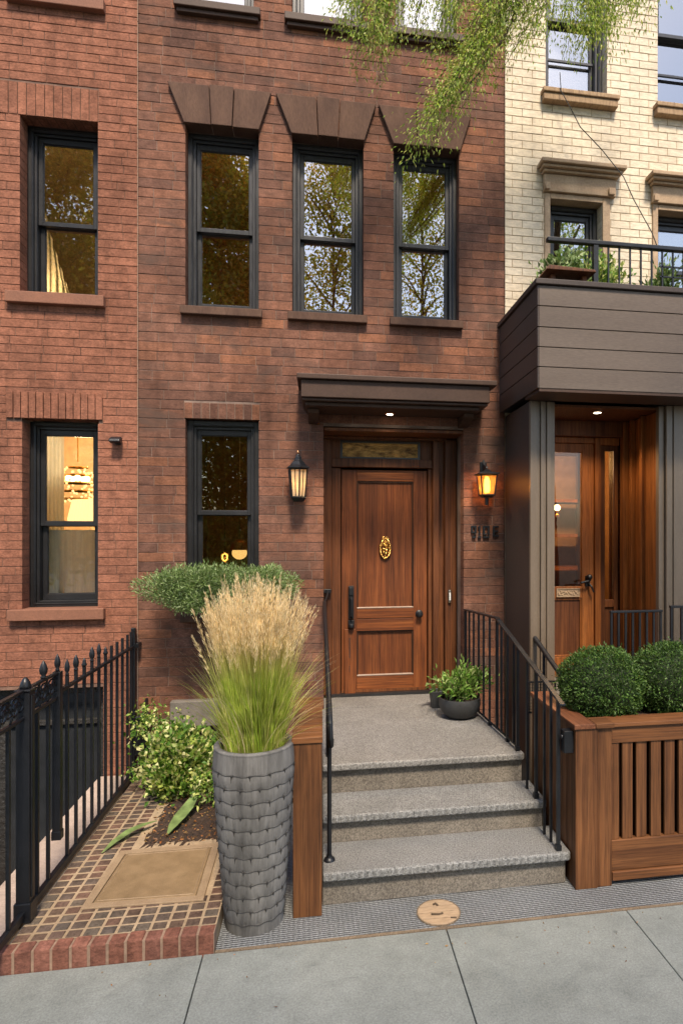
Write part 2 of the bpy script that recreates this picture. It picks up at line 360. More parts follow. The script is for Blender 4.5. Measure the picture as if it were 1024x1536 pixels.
M['hatch'] = surf('hatch', (.18,.12,.062), (.27,.185,.10), 9, .62, .7, 180, metal=.1)
M['hatch_frame'] = surf('hatch_frame', (.22,.15,.09), (.29,.21,.13), 9, .7, .5, 120)
M['drain'] = surf('drain', (.29,.20,.12), (.42,.30,.19), 14, .6, .4, 60, (1,6,1))
M['shade_black'] = surf('shade_black', (.012,.011,.010), (.03,.026,.022), 7, .6, .8, 25, bdist=.02)  # near-black colour stands for shade in the areaway and basement openings
M['boxwood'] = leafmat('boxwood', [(.025,.062,.010),(.042,.095,.015),(.062,.128,.022),(.11,.185,.038),(.034,.075,.012)], .2)
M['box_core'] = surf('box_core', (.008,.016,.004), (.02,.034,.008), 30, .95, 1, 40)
M['juniper'] = leafmat('juniper', [(.10,.17,.045),(.15,.23,.065),(.22,.31,.11),(.36,.43,.23),(.08,.13,.035)], .2)
M['varieg'] = leafmat('varieg', [(.07,.16,.02),(.13,.25,.032),(.55,.55,.20),(.30,.40,.07),(.09,.20,.026),(.18,.30,.05),(.68,.66,.34)], .3)
M['herb'] = leafmat('herb', [(.09,.20,.025),(.15,.28,.045),(.24,.36,.09),(.11,.22,.03),(.36,.42,.17)], .3)
M['bigleaf'] = leafmat('bigleaf', [(.16,.24,.08),(.2,.28,.1)], .3)
M['fallen'] = leafmat('fallen', [(.3,.11,.03),(.25,.15,.06),(.35,.22,.08),(.16,.08,.04)], .1)
M['willow'] = leafmat('willow', [(.19,.32,.04),(.31,.42,.065),(.52,.53,.15),(.16,.27,.03),(.60,.57,.22),(.25,.37,.05)], .5)
M['tree_leaf'] = leafmat('tree_leaf', [(.14,.18,.03),(.24,.26,.04),(.42,.34,.06),(.55,.34,.07),(.18,.22,.04),(.34,.30,.05)], .6)
M['bark'] = surf('bark', (.075,.055,.038), (.14,.105,.075), 8, .9, 1, 40, (3,3,.6), bdist=.02)
M['twig'] = surf('twig', (.05,.034,.02), (.09,.06,.035), 20, .9, .4, 90)
M['grass'] = leafmat('grass', [(.24,.34,.035),(.34,.43,.055),(.44,.48,.10),(.28,.38,.04),(.56,.52,.20)], .4, zgrad=(.40,.66,[(.52,.38,.18),(.62,.47,.25),(.46,.33,.15)]))
M['plume'] = leafmat('plume', [(.80,.61,.38),(.88,.72,.49),(.70,.52,.30),(.92,.80,.58)], .35)
M['dry'] = leafmat('dry', [(.50,.40,.22),(.62,.52,.32),(.38,.29,.15)], .3)
M['amber_glass'] = frosted('amber_glass', (.85,.50,.16), .65)
M['cream_glass'] = frosted('cream_glass', (.80,.68,.48), .3)
M['bulb'] = emit('bulb', (1.0,.58,.20), 7)
M['bulb_dim'] = emit('bulb_dim', (1.0,.72,.42), .5)
M['downlight'] = emit('downlight', (1.0,.82,.6), 9)
M['shade_lit'] = emit('shade_lit', (1.0,.66,.28), 1.1)
M['copper'] = surf('copper', (.5,.22,.1), (.62,.3,.15), 20, .3, .2, 50, metal=1)
M['opp_brick'] = surf('opp_brick', (.20,.10,.07), (.28,.15,.10), 2, .9, .3, 30)
M['opp_glass'] = surf('opp_glass', (.02,.022,.025), (.03,.032,.035), 2, .1, 0, 10)

# ------------------------------------------------------------------ walls
def wall_mesh(root, x0, x1, z0, z1, ops, y0, y1, mat, g=.006):
    ops = [(a-g, b+g, c-g, d+g) for a, b, c, d in ops]
    xs = sorted({x0, x1, *[o[0] for o in ops], *[o[1] for o in ops]}); zs = sorted({z0, z1, *[o[2] for o in ops], *[o[3] for o in ops]})
    xs = [x for x in xs if x0 <= x <= x1]; zs = [z for z in zs if z0 <= z <= z1]
    def solid(i, j):
        if i < 0 or j < 0 or i >= len(xs)-1 or j >= len(zs)-1: return False
        cx = (xs[i]+xs[i+1])/2; cz = (zs[j]+zs[j+1])/2
        return not any(a < cx < b and c < cz < d for a, b, c, d in ops)
    mb = MB()
    for i in range(len(xs)-1):
        for j in range(len(zs)-1):
            if not solid(i, j): continue
            a, b, c, d = xs[i], xs[i+1], zs[j], zs[j+1]
            mb.add([(a,y0,c),(b,y0,c),(b,y0,d),(a,y0,d)], [(0,1,2,3)]); mb.add([(a,y1,c),(b,y1,c),(b,y1,d),(a,y1,d)], [(3,2,1,0)])
            if not solid(i-1, j): mb.add([(a,y0,c),(a,y0,d),(a,y1,d),(a,y1,c)], [(0,1,2,3)])
            if not solid(i+1, j): mb.add([(b,y0,c),(b,y0,d),(b,y1,d),(b,y1,c)], [(3,2,1,0)])
            if not solid(i, j-1): mb.add([(a,y0,c),(b,y0,c),(b,y1,c),(a,y1,c)], [(3,2,1,0)])
            if not solid(i, j+1): mb.add([(a,y0,d),(b,y0,d),(b,y1,d),(a,y1,d)], [(0,1,2,3)])
    return mb.build('wall', mat, root, recalc=False)

def brick(mb, a, b, c, d, y, depth, r, ch=.0022):
    j = r.uniform(-.0012, .0016); y += j
    t = [r.uniform(-.0007, .0007) for _ in range(4)]
    q = [(a,c),(b,c),(b,d),(a,d)]; s = [(1,1),(-1,1),(-1,-1),(1,-1)]
    V = [(x, y+depth, z) for x, z in q] + [(x, y+ch, z) for x, z in q] + [(x+k*ch, y+t[i], z+l*ch) for i, ((x,z),(k,l)) in enumerate(zip(q, s))]
    F = [(8,9,10,11)]
    for i in range(4):
        k = (i+1) % 4; F += [(i, k, 4+k, 4+i), (4+i, 4+k, 8+k, 8+i)]
    mb.add(V, F)

def brickwork(root, x0, x1, z0, z1, ops, mat, lens, seed, ch=.075, jt=.006, depth=.13, y=0.0, bond=False, excl=()):
    r = random.Random(seed); mb = MB(); k = 0; z = z0
    cut = list(ops)+list(excl)
    while z < z1 - .02:
        cz = z + ch/2; iv = [(x0, x1)]
        for a, b, c, d in cut:
            if c < cz < d:
                iv = [p for (s, e) in iv for p in ((s, min(e, a)), (max(s, b), e)) if p[1]-p[0] > .012]
        for s, e in iv:
            x = s
            if bond: L0 = lens[0]; first = (L0 - ((s - x0 + (k % 2)*L0*.5 + .03) % L0)) or L0
            else: first = r.uniform(.1, lens[-1])
            L = first
            while x < e - 1e-4:
                nx = min(e, x + L)
                if e - nx < .05: nx = e
                if nx - x > .35:
                    nx = x + (nx-x)*.5
                brick(mb, x + (jt/2 if x > s else .0), nx - (jt/2 if nx < e else .0), z + jt/2, z + ch - jt/2, y, depth, r)
                x = nx; L = lens[0] if bond else r.choice(lens)
        z += ch; k += 1
    return mb.build('brickwork', mat, root, recalc=False)

def soldier(root, x0, x1, z0, z1, w, mat, seed, y=-.003, splay=0.0, jt=.006, depth=.14):
    r = random.Random(seed); mb = MB(); n = round((x1-x0)/w); w = (x1-x0)/n
    for i in range(n): brick(mb, x0+i*w+jt/2, x0+(i+1)*w-jt/2, z0+.002, z1-.002, y, depth, r)
    return mb.build('brick_lintel', mat, root, recalc=False)

def sash_window(root, x0, x1, z0, z1, yo, fm, glass, meet=.5, w1=.040, w2=.024, st=.030, br=.05):
    f = MB()
    f.ring(x0+.001, x1-.001, z0+.001, z1-.001, w1, w1, .03, w1, yo, yo+.16)
    f.ring(x0+w1, x1-w1, z0+.031, z1-w1, w2, w2, .02, w2, yo+.022, yo+.155)
    f.ring(x0+w1-.012, x1-w1+.012, z0+.024, z1-w1+.012, .008, .008, .008, .008, yo-.008, yo+.03)
    win = f.build('window', fm, root, bevel=.003, seg=1)
    a, b = x0+w1+w2, x1-w1-w2; zb, zt = z0+.051, z1-w1-w2; zm = zb + (zt-zb)*meet
    for lo, hi, y, rb, rt in ((zm-.018, zt, yo+.045, .036, .045), (zb, zm+.018, yo+.085, br, .036)):
        s = MB(); s.ring(a+.001, b-.001, lo, hi, st, st, rb, rt, y, y+.036); s.ring(a+st-.006, b-st+.006, lo+rb-.006, hi-rt+.006, .012, .012, .012, .012, y+.010, y+.030)
        so = s.build('sash', fm, win, bevel=.002, seg=1)
        g = MB(); g.box(a+st-.002, b-st+.002, y+.017, y+.022, lo+rb-.002, hi-rt+.002); g.build('pane', glass, win)
    return win

def room(root, x0, x1, y0, y1, z0, z1, mat):
    mb = MB()
    mb.add([(x0,y0,z0),(x1,y0,z0),(x1,y1,z0),(x0,y1,z0),(x0,y0,z1),(x1,y0,z1),(x1,y1,z1),(x0,y1,z1)], [(0,1,2,3),(7,6,5,4),(1,5,6,2),(2,6,7,3),(3,7,4,0)])
    return mb.build('interior', mat, root, recalc=False)

def point(name, loc, e, col, r=.04, parent=None):
    l = bpy.data.lights.new(name, 'POINT'); l.energy = e; l.color = col; l.shadow_soft_size = r
    o = bpy.data.objects.new(name, l); COL.objects.link(o)
    if parent: o.parent = parent; o.location = Vector(loc)-origin(parent)
    else: o.location = loc
    return o

# ================================================================== BROWN HOUSE
XL, XR = -1.492, 1.660
bh = thing('brick_house', (0,0,0), 'narrow brown brick row house with canopied wooden door, between red and cream houses', 'house')
WIN2 = [(-1.116,-.518), (-.238,.376), (.641,1.233)]
ops = [(a,b,4.0,5.53) for a,b in WIN2] + [(-1.116,-.518,1.42,3.065), (.03,1.276,-.2,3.03)]
TOPW = [(-1.14,-.56), (-.24,.37), (.66,1.21)]
ops += [(a,b,6.55,8.05) for a,b in TOPW] + [(-1.16,-.80,.2,.49)]
wall_mesh(bh, XL+.003, XR-.003, -.3, 8.9, ops, .0045, .30, M['mortar_dark'])
brickwork(bh, XL+.003, XR-.003, -.3, 8.9, ops, M['brown_brick'], [.2,.23,.25,.25,.3], 11, ch=.080, jt=.0045, excl=[(-1.128,-.506,3.065,3.2)])
soldier(bh, -1.127, -.507, 3.067, 3.203, .072, M['brown_brick'], 5)
for i, (a, b) in enumerate(WIN2):
    w = sash_window(bh, a, b, 4.0, 5.53, .10, M['sash_paint'], M['glass'], .48)
    e = .118 if i < 1 else .112
    s = MB(); s.box(a-.035, b+.03, -.055, .11, 3.935, 4.003); s.build('sill', M['brownstone'], w, bevel=.006)
    c = (a+b)/2; t0, t1 = a-.135, b+.106; kw0, kw1 = .082, .098   # three-piece flared stone lintel
    top = 5.862; bot = 5.534
    lint = MB()
    lint.prism([(a-.004,bot),(c-kw0-.006,bot),(c-kw1-.006,top),(t0,top)], -.042, .099)
    lint.prism([(c+kw0+.006,bot),(b+.004,bot),(t1,top),(c+kw1+.006,top)], -.042, .099)
    lint.prism([(c-kw0,bot-.003),(c+kw0,bot-.003),(c+kw1,top+.003),(c-kw1,top+.003)], -.054, .099)
    lint.build('lintel', M['brownstone'], w, bevel=.005)
    if i == 0: pass
w = sash_window(bh, -1.116, -.518, 1.42, 3.065, .07, M['black_paint'], M['glass_dark'], .53, w1=.05)
s = MB(); s.box(-1.15, -.48, -.05, .1, 1.355, 1.422); s.build('sill', M['brownstone'], w, bevel=.006)
for i, (a, b) in enumerate(TOPW):
    w = sash_window(bh, a, b, 6.55, 8.05, .10, M['sash_paint'], M['glass'], .5)
    s = MB(); s.box(a-.06, b+.06, -.07, .11, 6.49, 6.553); s.box(a-.04, b+.04, -.045, .0, 6.455, 6.488); s.build('sill', M['canopy_paint'], w, bevel=.006)
    if i < 2:
        n = 60; V = []; F = []
        for k in range(n+1):
            x = a+.06+(b-a-.12)*k/n; y = .33+.02*math.sin(k*.9)+.008*math.sin(k*2.3)
            V += [(x,y,6.5),(x,y,8.1)]
        F = [(2*k,2*k+2,2*k+3,2*k+1) for k in range(n)]
        m_ = MB(); m_.add(V, F); m_.build('curtain', M['curtain'], w, recalc=False, smooth=True)
room(bh, XL+.05, XR-.05, .299, 3.2, 3.6, 6.1, M['study_room'])
room(bh, XL+.05, -.05, .299, 3.0, 1.0, 3.3, M['study_room'])
room(bh, XL+.05, XR-.05, .299, 2.5, 6.3, 8.6, M['fabric'])
# basement opening under a stone lintel, its darkness painted as a black block
m_ = MB(); m_.box(-1.225, -.78, -.075, .1, .49, .704); m_.build('stone_lintel', M['grey_stone'], bh, bevel=.008)
m_ = MB(); m_.box(-1.165, -.795, .12, .2, .195, .495); m_.build('basement_shade_fill', M['shade_black'], bh)
# cornice above the frame
m_ = MB(); m_.profx([(0,8.9),(-.4,9.3),(-.42,9.4),(.3,9.4),(.3,8.9)], XL, XR); m_.build('cornice', M['canopy_paint'], bh)
# canopy
c = MB()
c.box(-.183, 1.458, -.47, -.004, 3.333, 3.374)
c.box(-.150, 1.402, -.44, -.004, 3.192, 3.330)
c.box(-.140, 1.388, -.418, -.004, 3.168, 3.189)
c.box(-.120, 1.330, -.37, -.004, 3.136, 3.166)
can = c.build('canopy', M['canopy_paint'], bh, bevel=.006)
for x in (-.10, 1.22):
    q = MB(); q.profx([(-.004,3.132),(-.27,3.132),(-.25,3.10),(-.12,3.06),(-.004,3.045)], x, x+.09); q.build('bracket', M['canopy_paint'], can, bevel=.006)
q = MB(); q.lathe([(.0,0),(.05,0),(.05,-.006),(.036,-.010),(.0,-.010)], (.591,-.15,3.1345), 24); q.build('light_trim', M['copper'], can, smooth='edge')
q = MB(); q.lathe([(.0,-.0102),(.027,-.0102),(.027,-.0112),(0,-.0112)], (.591,-.15,3.1345), 16); q.build('light_lens', M['downlight'], can, smooth=True)
def spot(name, loc, e, col, ang, parent, blend=.6):
    l = bpy.data.lights.new(name, 'SPOT'); l.energy = e; l.color = col; l.spot_size = R(ang); l.spot_blend = blend; l.shadow_soft_size = .03
    o = bpy.data.objects.new(name, l); COL.objects.link(o); o.parent = parent; o.location = Vector(loc)-origin(parent); return o
spot('canopy_light', (.591,-.15,3.10), 26, (1,.72,.42), 120, bh)
# entrance surround
Y = .42
fr = MB()
fr.box(.031, .106, Y-.06, Y+.06, .573, 3.02)                   # left casing
fr.box(.106, .190, Y-.02, Y+.06, .573, 2.716)
fr.box(1.018, 1.056, Y-.035, Y+.06, .573, 2.716)
fr.box(1.056, 1.115, Y-.09, Y+.06, .573, 3.02)
fr.box(1.115, 1.165, Y-.06, Y+.06, .573, 3.02)
fr.box(1.165, 1.274, Y-.13, Y+.06, .573, 3.02)
fr.box(.106, 1.056, Y-.06, Y+.06, 2.72, 2.80)                  # transom bar
fr.box(.106, 1.056, Y-.02, Y+.06, 2.975, 3.02)
fr.box(.106, .185, Y-.02, Y+.06, 2.80, 2.975); fr.box(.945, 1.056, Y-.02, Y+.06, 2.80, 2.975)
fr.box(.031, 1.274, .02, Y-.062, 3.0, 3.029)
fr.box(.031, 1.274, Y-.13, Y-.06, 2.975, 2.999)
surround = fr.build('door_frame', M['dark_wood'], bh, bevel=.005)
tr = MB(); tr.ring(.186, .944, 2.801, 2.974, .022, .022, .02, .02, Y-.01, Y+.02); tr.build('transom_frame', M['black_paint'], surround)
tr = MB(); tr.box(.207, .923, Y, Y+.005, 2.82, 2.955); tr.build('transom_pane', M['gold_reflection'], surround)
bell = MB(); bell.box(1.188, 1.222, Y-.155, Y-.131, 1.44, 1.57); bell.build('doorbell', M['chrome'], surround, bevel=.012, seg=3)
bellb = MB(); bellb.box(1.199, 1.211, Y-.160, Y-.1555, 1.47, 1.54); bellb.build('bell_button', M['fabric'], surround, bevel=.002)
room(bh, -.045, 1.45, .299, 2.0, .2, 3.25, M['dark_room'])
# main door
d = MB()
x0, x1 = .198, 1.011; L0, L1 = .341, .881
d.box(x0, L0, Y, Y+.045, .60, 2.70); d.box(L1, x1, Y, Y+.045, .60, 2.70)
door = d.build('door', M['door_wood'], bh, bevel=.003)
for za, zb_ in ((2.595,2.70),(1.294,1.386),(1.175,1.289),(.60,.747)):
    d = MB(); d.box(L0, L1, Y, Y+.045, za, zb_); d.build('door_rail', M['door_wood_h'], door, bevel=.003)
for z0, z1 in ((1.386, 2.595), (.747, 1.175)):
    d = MB(); n = 2; ww = (L1-L0-.004)/n
    for k in range(n): d.box(L0+.002+k*ww+.0003, L0+.002+(k+1)*ww-.0003, Y+.030, Y+.044, z0, z1)
    d.build('door_panel', M['door_wood'], door)
    d = MB(); d.ring(L0, L1, z0, z1, .014, .014, .004, .014, Y+.010, Y+.0295); d.build('panel_moulding', M['black_wood'], door, bevel=.004)
    d = MB(); d.box(L0+.002, L1-.002, Y-.003, Y+.0295, z0+.0045, z0+.014); d.build('panel_ledge', M['coping'], door, bevel=.002)
d = MB(); d.box(.198, 1.011, Y-.012, Y-.001, .60, .625); d.build('kick_strip', M['dark_wood'], door)
d = MB(); d.box(.225, .325, Y-.028, Y-.001, .585, 1.20); d.build('lock_board', M['door_wood'], door, bevel=.004)
d = MB(); d.box(.268, .276, Y-.032, Y-.0285, .93, 1.12); d.box(.268,.274,Y-.032,Y-.0285,.80,.86); d.build('letter_slit', M['black_paint'], door)
d = MB(); d.box(.262, .312, Y-.03, Y-.001, 1.30, 1.605); d.box(.268, .306, Y-.042, Y-.0305, 1.52, 1.59)
d.tube([(.287,Y-.03,1.50),(.287,Y-.075,1.485),(.287,Y-.078,1.40),(.287,Y-.075,1.33),(.287,Y-.03,1.315)], .012, 10); d.box(.258,.316,Y-.036,Y-.001,1.215,1.285); d.lathe([(0,-.02),(.024,-.018),(.028,0),(.024,.018),(0,.02)], (.287,Y-.055,1.235), 16)
d.build('door_handle', M['iron'], door, bevel=.004)
d = MB(); d.lathe([(0,0),(.034,0),(.036,.008),(.03,.014),(.014,.02),(.014,.03),(.028,.04),(.03,.055),(.02,.066),(0,.068)], (0,0,0), 24)
d.v = [(.935+v[0], Y-v[2], 1.33+v[1]) for v in d.v]; d.build('door_knob', M['iron'], door, smooth='edge')
# gilt ornamental knocker: oval garland with crest
d = MB(); rr = random.Random(3); cx, cz = .612, 1.955
for k in range(44):
    a = 2*math.pi*k/44; rx, rz = .045*(1+.12*rr.random()), .088*(1+.08*rr.random())
    d.sphere((cx+rx*math.cos(a), Y-.006-.012*rr.random()+.022, cz+rz*math.sin(a)), rr.uniform(.008,.0145), 8, 6)
for k in range(22):
    a = rr.uniform(0,6.28); q_ = rr.random()**.5; d.sphere((cx+.040*q_*math.cos(a), Y+.014-.01*rr.random(), cz+.08*q_*math.sin(a)), rr.uniform(.005,.010), 7, 5)
for k in range(26):
    d.sphere((cx+rr.gauss(0,.012), Y+.012-.016*rr.random(), cz-.05+.12*k/26), rr.uniform(.006,.011), 8, 6)
for k in range(14): d.sphere((cx+rr.uniform(-.03,.03), Y+.01, cz+.095+rr.uniform(-.01,.018)), rr.uniform(.006,.011), 8, 6)
d.tube([(cx-.04,Y+.01,cz+.02),(cx,Y-.004,cz+.035),(cx+.04,Y+.01,cz+.02)], .006, 6)
d.build('door_knocker', M['brass'], door, smooth=True)
# threshold
d = MB(); d.box(.031, 1.274, Y-.06, Y+.06, .574, .598); d.build('threshold', M['black_paint'], bh)

# house number: blocky stencil characters, each set on small studs
num = thing('house_number', (1.47,-.01,2.11), 'black metal house number 910 E on the brick pier beside the door', 'house number')
def glyph(segs, ox, oz, w, h, t):
    g = MB()
    for s in segs:
        x0, z0, x1, z1 = s; g.box(ox+x0*w, ox+x1*w, -.020, -.004, oz+z0*h, oz+z1*h)
    g.build('character', M['iron'], num, bevel=.0015, seg=1)
G = {'9': [(0,.40,.3,1),(.3,.84,1,1),(.68,.38,1,.84),(.3,.40,.68,.54),(.62,.24,.86,.36),(.2,0,.9,.18)],
     '1': [(.35,.24,.70,1),(.1,.80,.35,.94),(.15,0,.9,.18)],
     '0': [(0,.24,.3,1),(.3,.84,.7,1),(.7,.24,1,1),(.3,.24,.55,.36),(.05,0,.95,.16)],
     'E': [(0,0,.3,1),(.3,0,1,.16),(.3,.42,.9,.58),(.3,.84,1,1)]}
for ch, ox, w, oz, h in (('9',1.342,.050,2.055,.115),('1',1.402,.036,2.055,.115),('0',1.452,.062,2.055,.115),('E',1.545,.055,2.070,.098)): glyph(G[ch], ox, oz, w, h, .01)

# ================================================================== RED HOUSE
rh = thing('brick_house', (-2.5,0,0), 'orange red brick row house with two black framed windows behind the iron fence', 'house')
XA = -3.9
ops = [(-2.389,-1.801,4.04,5.48), (-2.372,-1.801,1.485,3.03), (-2.389,-1.801,6.46,7.9), (-3.4,-1.76,-.95,.83)]
wall_mesh(rh, XA, XL-.003, -1.3, 8.9, ops, .0015, .30, M['mortar_red'])
ex = [(-2.54,-1.796,5.48,5.74), (-2.49,-1.762,3.03,3.24)]
brickwork(rh, XA, XL-.003, -1.275, 8.9, ops, M['red_brick'], [.2,.24,.24,.28], 21, ch=.069, jt=.0045, y=-.004, excl=ex)
soldier(rh, -2.54, -1.798, 5.48, 5.745, .068, M['red_brick'], 4, y=-.008); soldier(rh, -2.49, -1.762, 3.03, 3.245, .055, M['red_brick'], 8, y=-.016)
for a, b, z0, z1, gl in ((-2.389,-1.801,4.04,5.48,'glass_warm'), (-2.372,-1.801,1.485,3.03,'glass_clear'), (-2.389,-1.801,6.46,7.9,'glass')):
    w = sash_window(rh, a, b, z0, z1, .14, M['black_paint'], M[gl], .46 if z0 > 3 else .45, w1=.04, w2=.022, st=.034, br=.05)
    s = MB(); s.box(a-.09, b+.06, -.06, .13, z0-.088, z0+.002); s.build('sill', M['brownstone_red'], w, bevel=.006)
m_ = MB()
for k in range(64):
    z_ = .0+.138*k; m_.box(XL-.0028, XL+.0028, -.0075+.002*math.sin(k*2.7), .004, z_+.001, z_+.137)
m_.build('corner_pointing', M['edge_joint'], rh)
room(rh, -3.5, -1.55, .299, 2.6, 3.6, 5.9, M['parlour_room']); room(rh, -3.5, -1.55, .299, 2.6, 1.0, 3.35, M['warm_room']); room(rh, -3.5, -1.55, .299, 2.0, 6.2, 8.2, M['dark_room'])
point('parlour_light', (-2.50, .60, 4.22), 17, (1,.68,.38), .06, rh); point('kitchen_light', (-2.35, 1.3, 2.9), 46, (1,.72,.44), .1, rh)
# cafe curtain on the lower sash
V = []; n = 40
for k in range(n+1):
    x = -2.305+.435*k/n; V += [(x, .276+.005*math.sin(k*.8), 1.545), (x, .276+.005*math.sin(k*.8), 2.13)]
m_ = MB(); m_.add(V, [(2*k,2*k+2,2*k+3,2*k+1) for k in range(n)]); m_.build('cafe_curtain', M['lined'], rh, recalc=False, smooth=True)
V = []; n = 24
for k in range(n+1):
    x = -2.31+.13*k/n; V += [(x, .31+.02*math.sin(k*1.1), 1.5), (x, .31+.02*math.sin(k*1.1), 3.1)]
m_ = MB(); m_.add(V, [(2*k,2*k+2,2*k+3,2*k+1) for k in range(n)]); m_.build('curtain', M['sheer'], rh, recalc=False, smooth=True)
# curtain shape added to make the bright wedge in the upper window
V = []; n = 40
for k in range(n+1):
    u = k/n; x = -2.40+.40*u; top_ = 4.92-1.05*max(0,u-.12)**.8; y = .40+.022*math.sin(k*1.3)+.08*u
    V += [(x, y, 4.0), (x, y, top_-.25), (x-.10*u, y, top_)]
m_ = MB(); m_.add(V, [f for k in range(n) for f in ((3*k,3*k+3,3*k+4,3*k+1),(3*k+1,3*k+4,3*k+5,3*k+2))]); m_.build('curtain', M['sheer'], rh, recalc=False, smooth=True)
# basement opening, its shade put into the black frame colour
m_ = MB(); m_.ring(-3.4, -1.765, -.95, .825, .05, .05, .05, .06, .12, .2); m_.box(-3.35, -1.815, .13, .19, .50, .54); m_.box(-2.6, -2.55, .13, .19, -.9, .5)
bw = m_.build('basement_window', M['shade_black'], rh, bevel=.004)
m_ = MB(); m_.box(-3.35, -1.815, .16, .165, -.9, .76); m_.build('pane', M['opp_glass'], bw)
m_ = MB(); m_.profx([(0,8.9),(-.4,9.3),(-.42,9.4),(.3,9.4),(.3,8.9)], XA, XL-.004); m_.build('cornice', M['brownstone_red'], rh)
# lamps seen through the windows
lp = thing('table_lamp', (-2.16,.95,1.9), 'pleated white lamp shade glowing inside the lower window of the red house', 'lamp')
pl = MB(); n = 72
prof = []
vs = []
for z, r in ((2.20,.20),(2.24,.205),(2.43,.165)):
    for k in range(n): a = 2*math.pi*k/n; q = r*(1+.02*(-1)**k); vs.append((-2.16+q*math.cos(a), .95+q*math.sin(a), z))
pl.add(vs, [(i*n+k, i*n+(k+1)%n, (i+1)*n+(k+1)%n, (i+1)*n+k) for i in range(2) for k in range(n)]); pl.build('lamp_shade', M['shade_lit'], lp, recalc=False)
pl = MB(); pl.lathe([(0,1.0),(.1,1.0),(.1,1.03),(.05,1.1),(.08,1.5),(.1,1.8),(.05,2.1),(.015,2.15),(.015,2.3),(0,2.3)], (-2.16,.95,0), 20); pl.build('base', M['fabric'], lp, smooth='edge')
cd_ = thing('chandelier', (-2.27,.9,2.55), 'bright beaded chandelier glowing above the lamp shade in the red house window', 'lamp')
q = MB(); q.tube([(-2.27,.9,3.34),(-2.27,.9,2.78)], .006, 6); q.build('chain', M['brass'], cd_)
q = MB(); rr = random.Random(14)
for k in range(5): q.lathe([(.17-.02*k,0),(.175-.02*k,.006),(.17-.02*k,.012),(.165-.02*k,.006),(.17-.02*k,0)], (-2.27,.9,2.42+.075*k), 24)
q.build('frame', M['brass'], cd_, smooth=True)
q = MB()
for k in range(110): a = rr.uniform(0,6.28); q.sphere((-2.27+.155*math.cos(a), .9+.155*math.sin(a), rr.uniform(2.36,2.72)), .012, 6, 4)
q.build('beads', M['shade_lit'], cd_)
q = MB()
for k in range(5): q.sphere((-2.27+.08*math.cos(k*1.256), .9+.08*math.sin(k*1.256), 2.62), .03, 10, 8)
q.build('bulbs', M['bulb'], cd_, smooth=True)
sp_ = thing('wall_spotlight', (-1.642,-.06,2.853), 'small black security light fixed to the red brick beside the window', 'spotlight')
q = MB(); q.box(-1.665, -1.62, -.025, -.006, 2.83, 2.87); q.build('mount', M['black_paint'], sp_, bevel=.004)
q = MB(); q.profx([(-.11,2.845),(-.10,2.87),(-.05,2.892),(-.024,2.89),(-.024,2.85),(-.06,2.835)], -1.69, -1.605); q.build('head', M['iron'], sp_, bevel=.008, seg=3)

# pendant bulbs behind the ground floor window of the brown house
for x, y, z, lab in ((-.905,.75,1.858,'bare glowing bulb inside the dark ground floor window'), (-.752,.62,1.925,'half dome amber lamp inside the dark window, right of the bare bulb')):
    t = thing('pendant_lamp', (x,y,z), lab, 'lamp')
    q = MB(); q.tube([(x,y,z+.06),(x,y,3.29)], .004, 6); q.build('cord', M['cord'], t)
    if lab.startswith('bare'):
        q = MB(); q.sphere((x,y,z+.01), .042, 16, 12, (1,1,1.25)); q.build('globe', M['glass_gold'], t, smooth=True)
        q = MB(); q.tube([(x-.02,y,z-.01),(x-.022,y,z+.03),(x,y,z+.045),(x+.022,y,z+.03),(x+.02,y,z-.01),(x,y,z-.025),(x-.02,y,z-.01)], .005, 6); q.build('filament', M['bulb'], t, smooth=True)
    else:
        q = MB(); q.lathe([(0,.10),(.03,.10),(.07,.07),(.085,0),(.0845,-.002),(.066,.066),(.0,.09)], (x,y,z+.02), 24); q.build('lamp_shade', M['copper'], t, smooth='edge')
        q = MB(); q.sphere((x,y,z-.01), .07, 16, 10, (1,1,.9)); q.build('globe', M['shade_lit'], t, smooth=True)
point('study_light', (-.42,.55,5.3), 40, (1,.55,.22), .03, bh)
point('dining_light', (-.42,.55,2.8), 9, (1,.55,.2), .06, bh)

# ================================================================== CREAM HOUSE
ch = thing('brick_house', (2.8,0,0), 'cream glazed brick row house above a dark clad entrance bay', 'house')
XB = 4.9
ops = [(2.05,2.652,6.17,7.8), (3.165,3.77,6.16,7.8), (2.09,2.60,4.06,5.185), (3.16,3.72,4.06,5.17), (1.9,2.95,-.1,3.14)]
wall_mesh(ch, XR+.003, XB, -.3, 8.9, ops, .0025, .30, M['mortar_tan'])
brickwork(ch, XR+.003, XB, 3.0, 8.9, ops, M['cream_brick'], [.192], 31, ch=.073, jt=.005, y=-.002, bond=True)
for a, b, z0, z1 in ((2.05,2.652,6.17,7.8),(3.165,3.77,6.16,7.8)):
    w = sash_window(ch, a, b, z0, z1, .1, M['sash_paint'], M['glass'], .5)
    s = MB(); s.box(a-.05, b+.09, -.085, .1, z0-.04, z0); s.box(a-.04, b+.08, -.07, .1, z0-.105, z0-.042); s.build('sill', M['tan_sill'], w, bevel=.006)
    q = MB(); q.box(a+.075, b-.075, .155, .175, z0+.42, z0+.44); q.build('glazing_bar', M['sash_paint'], w)
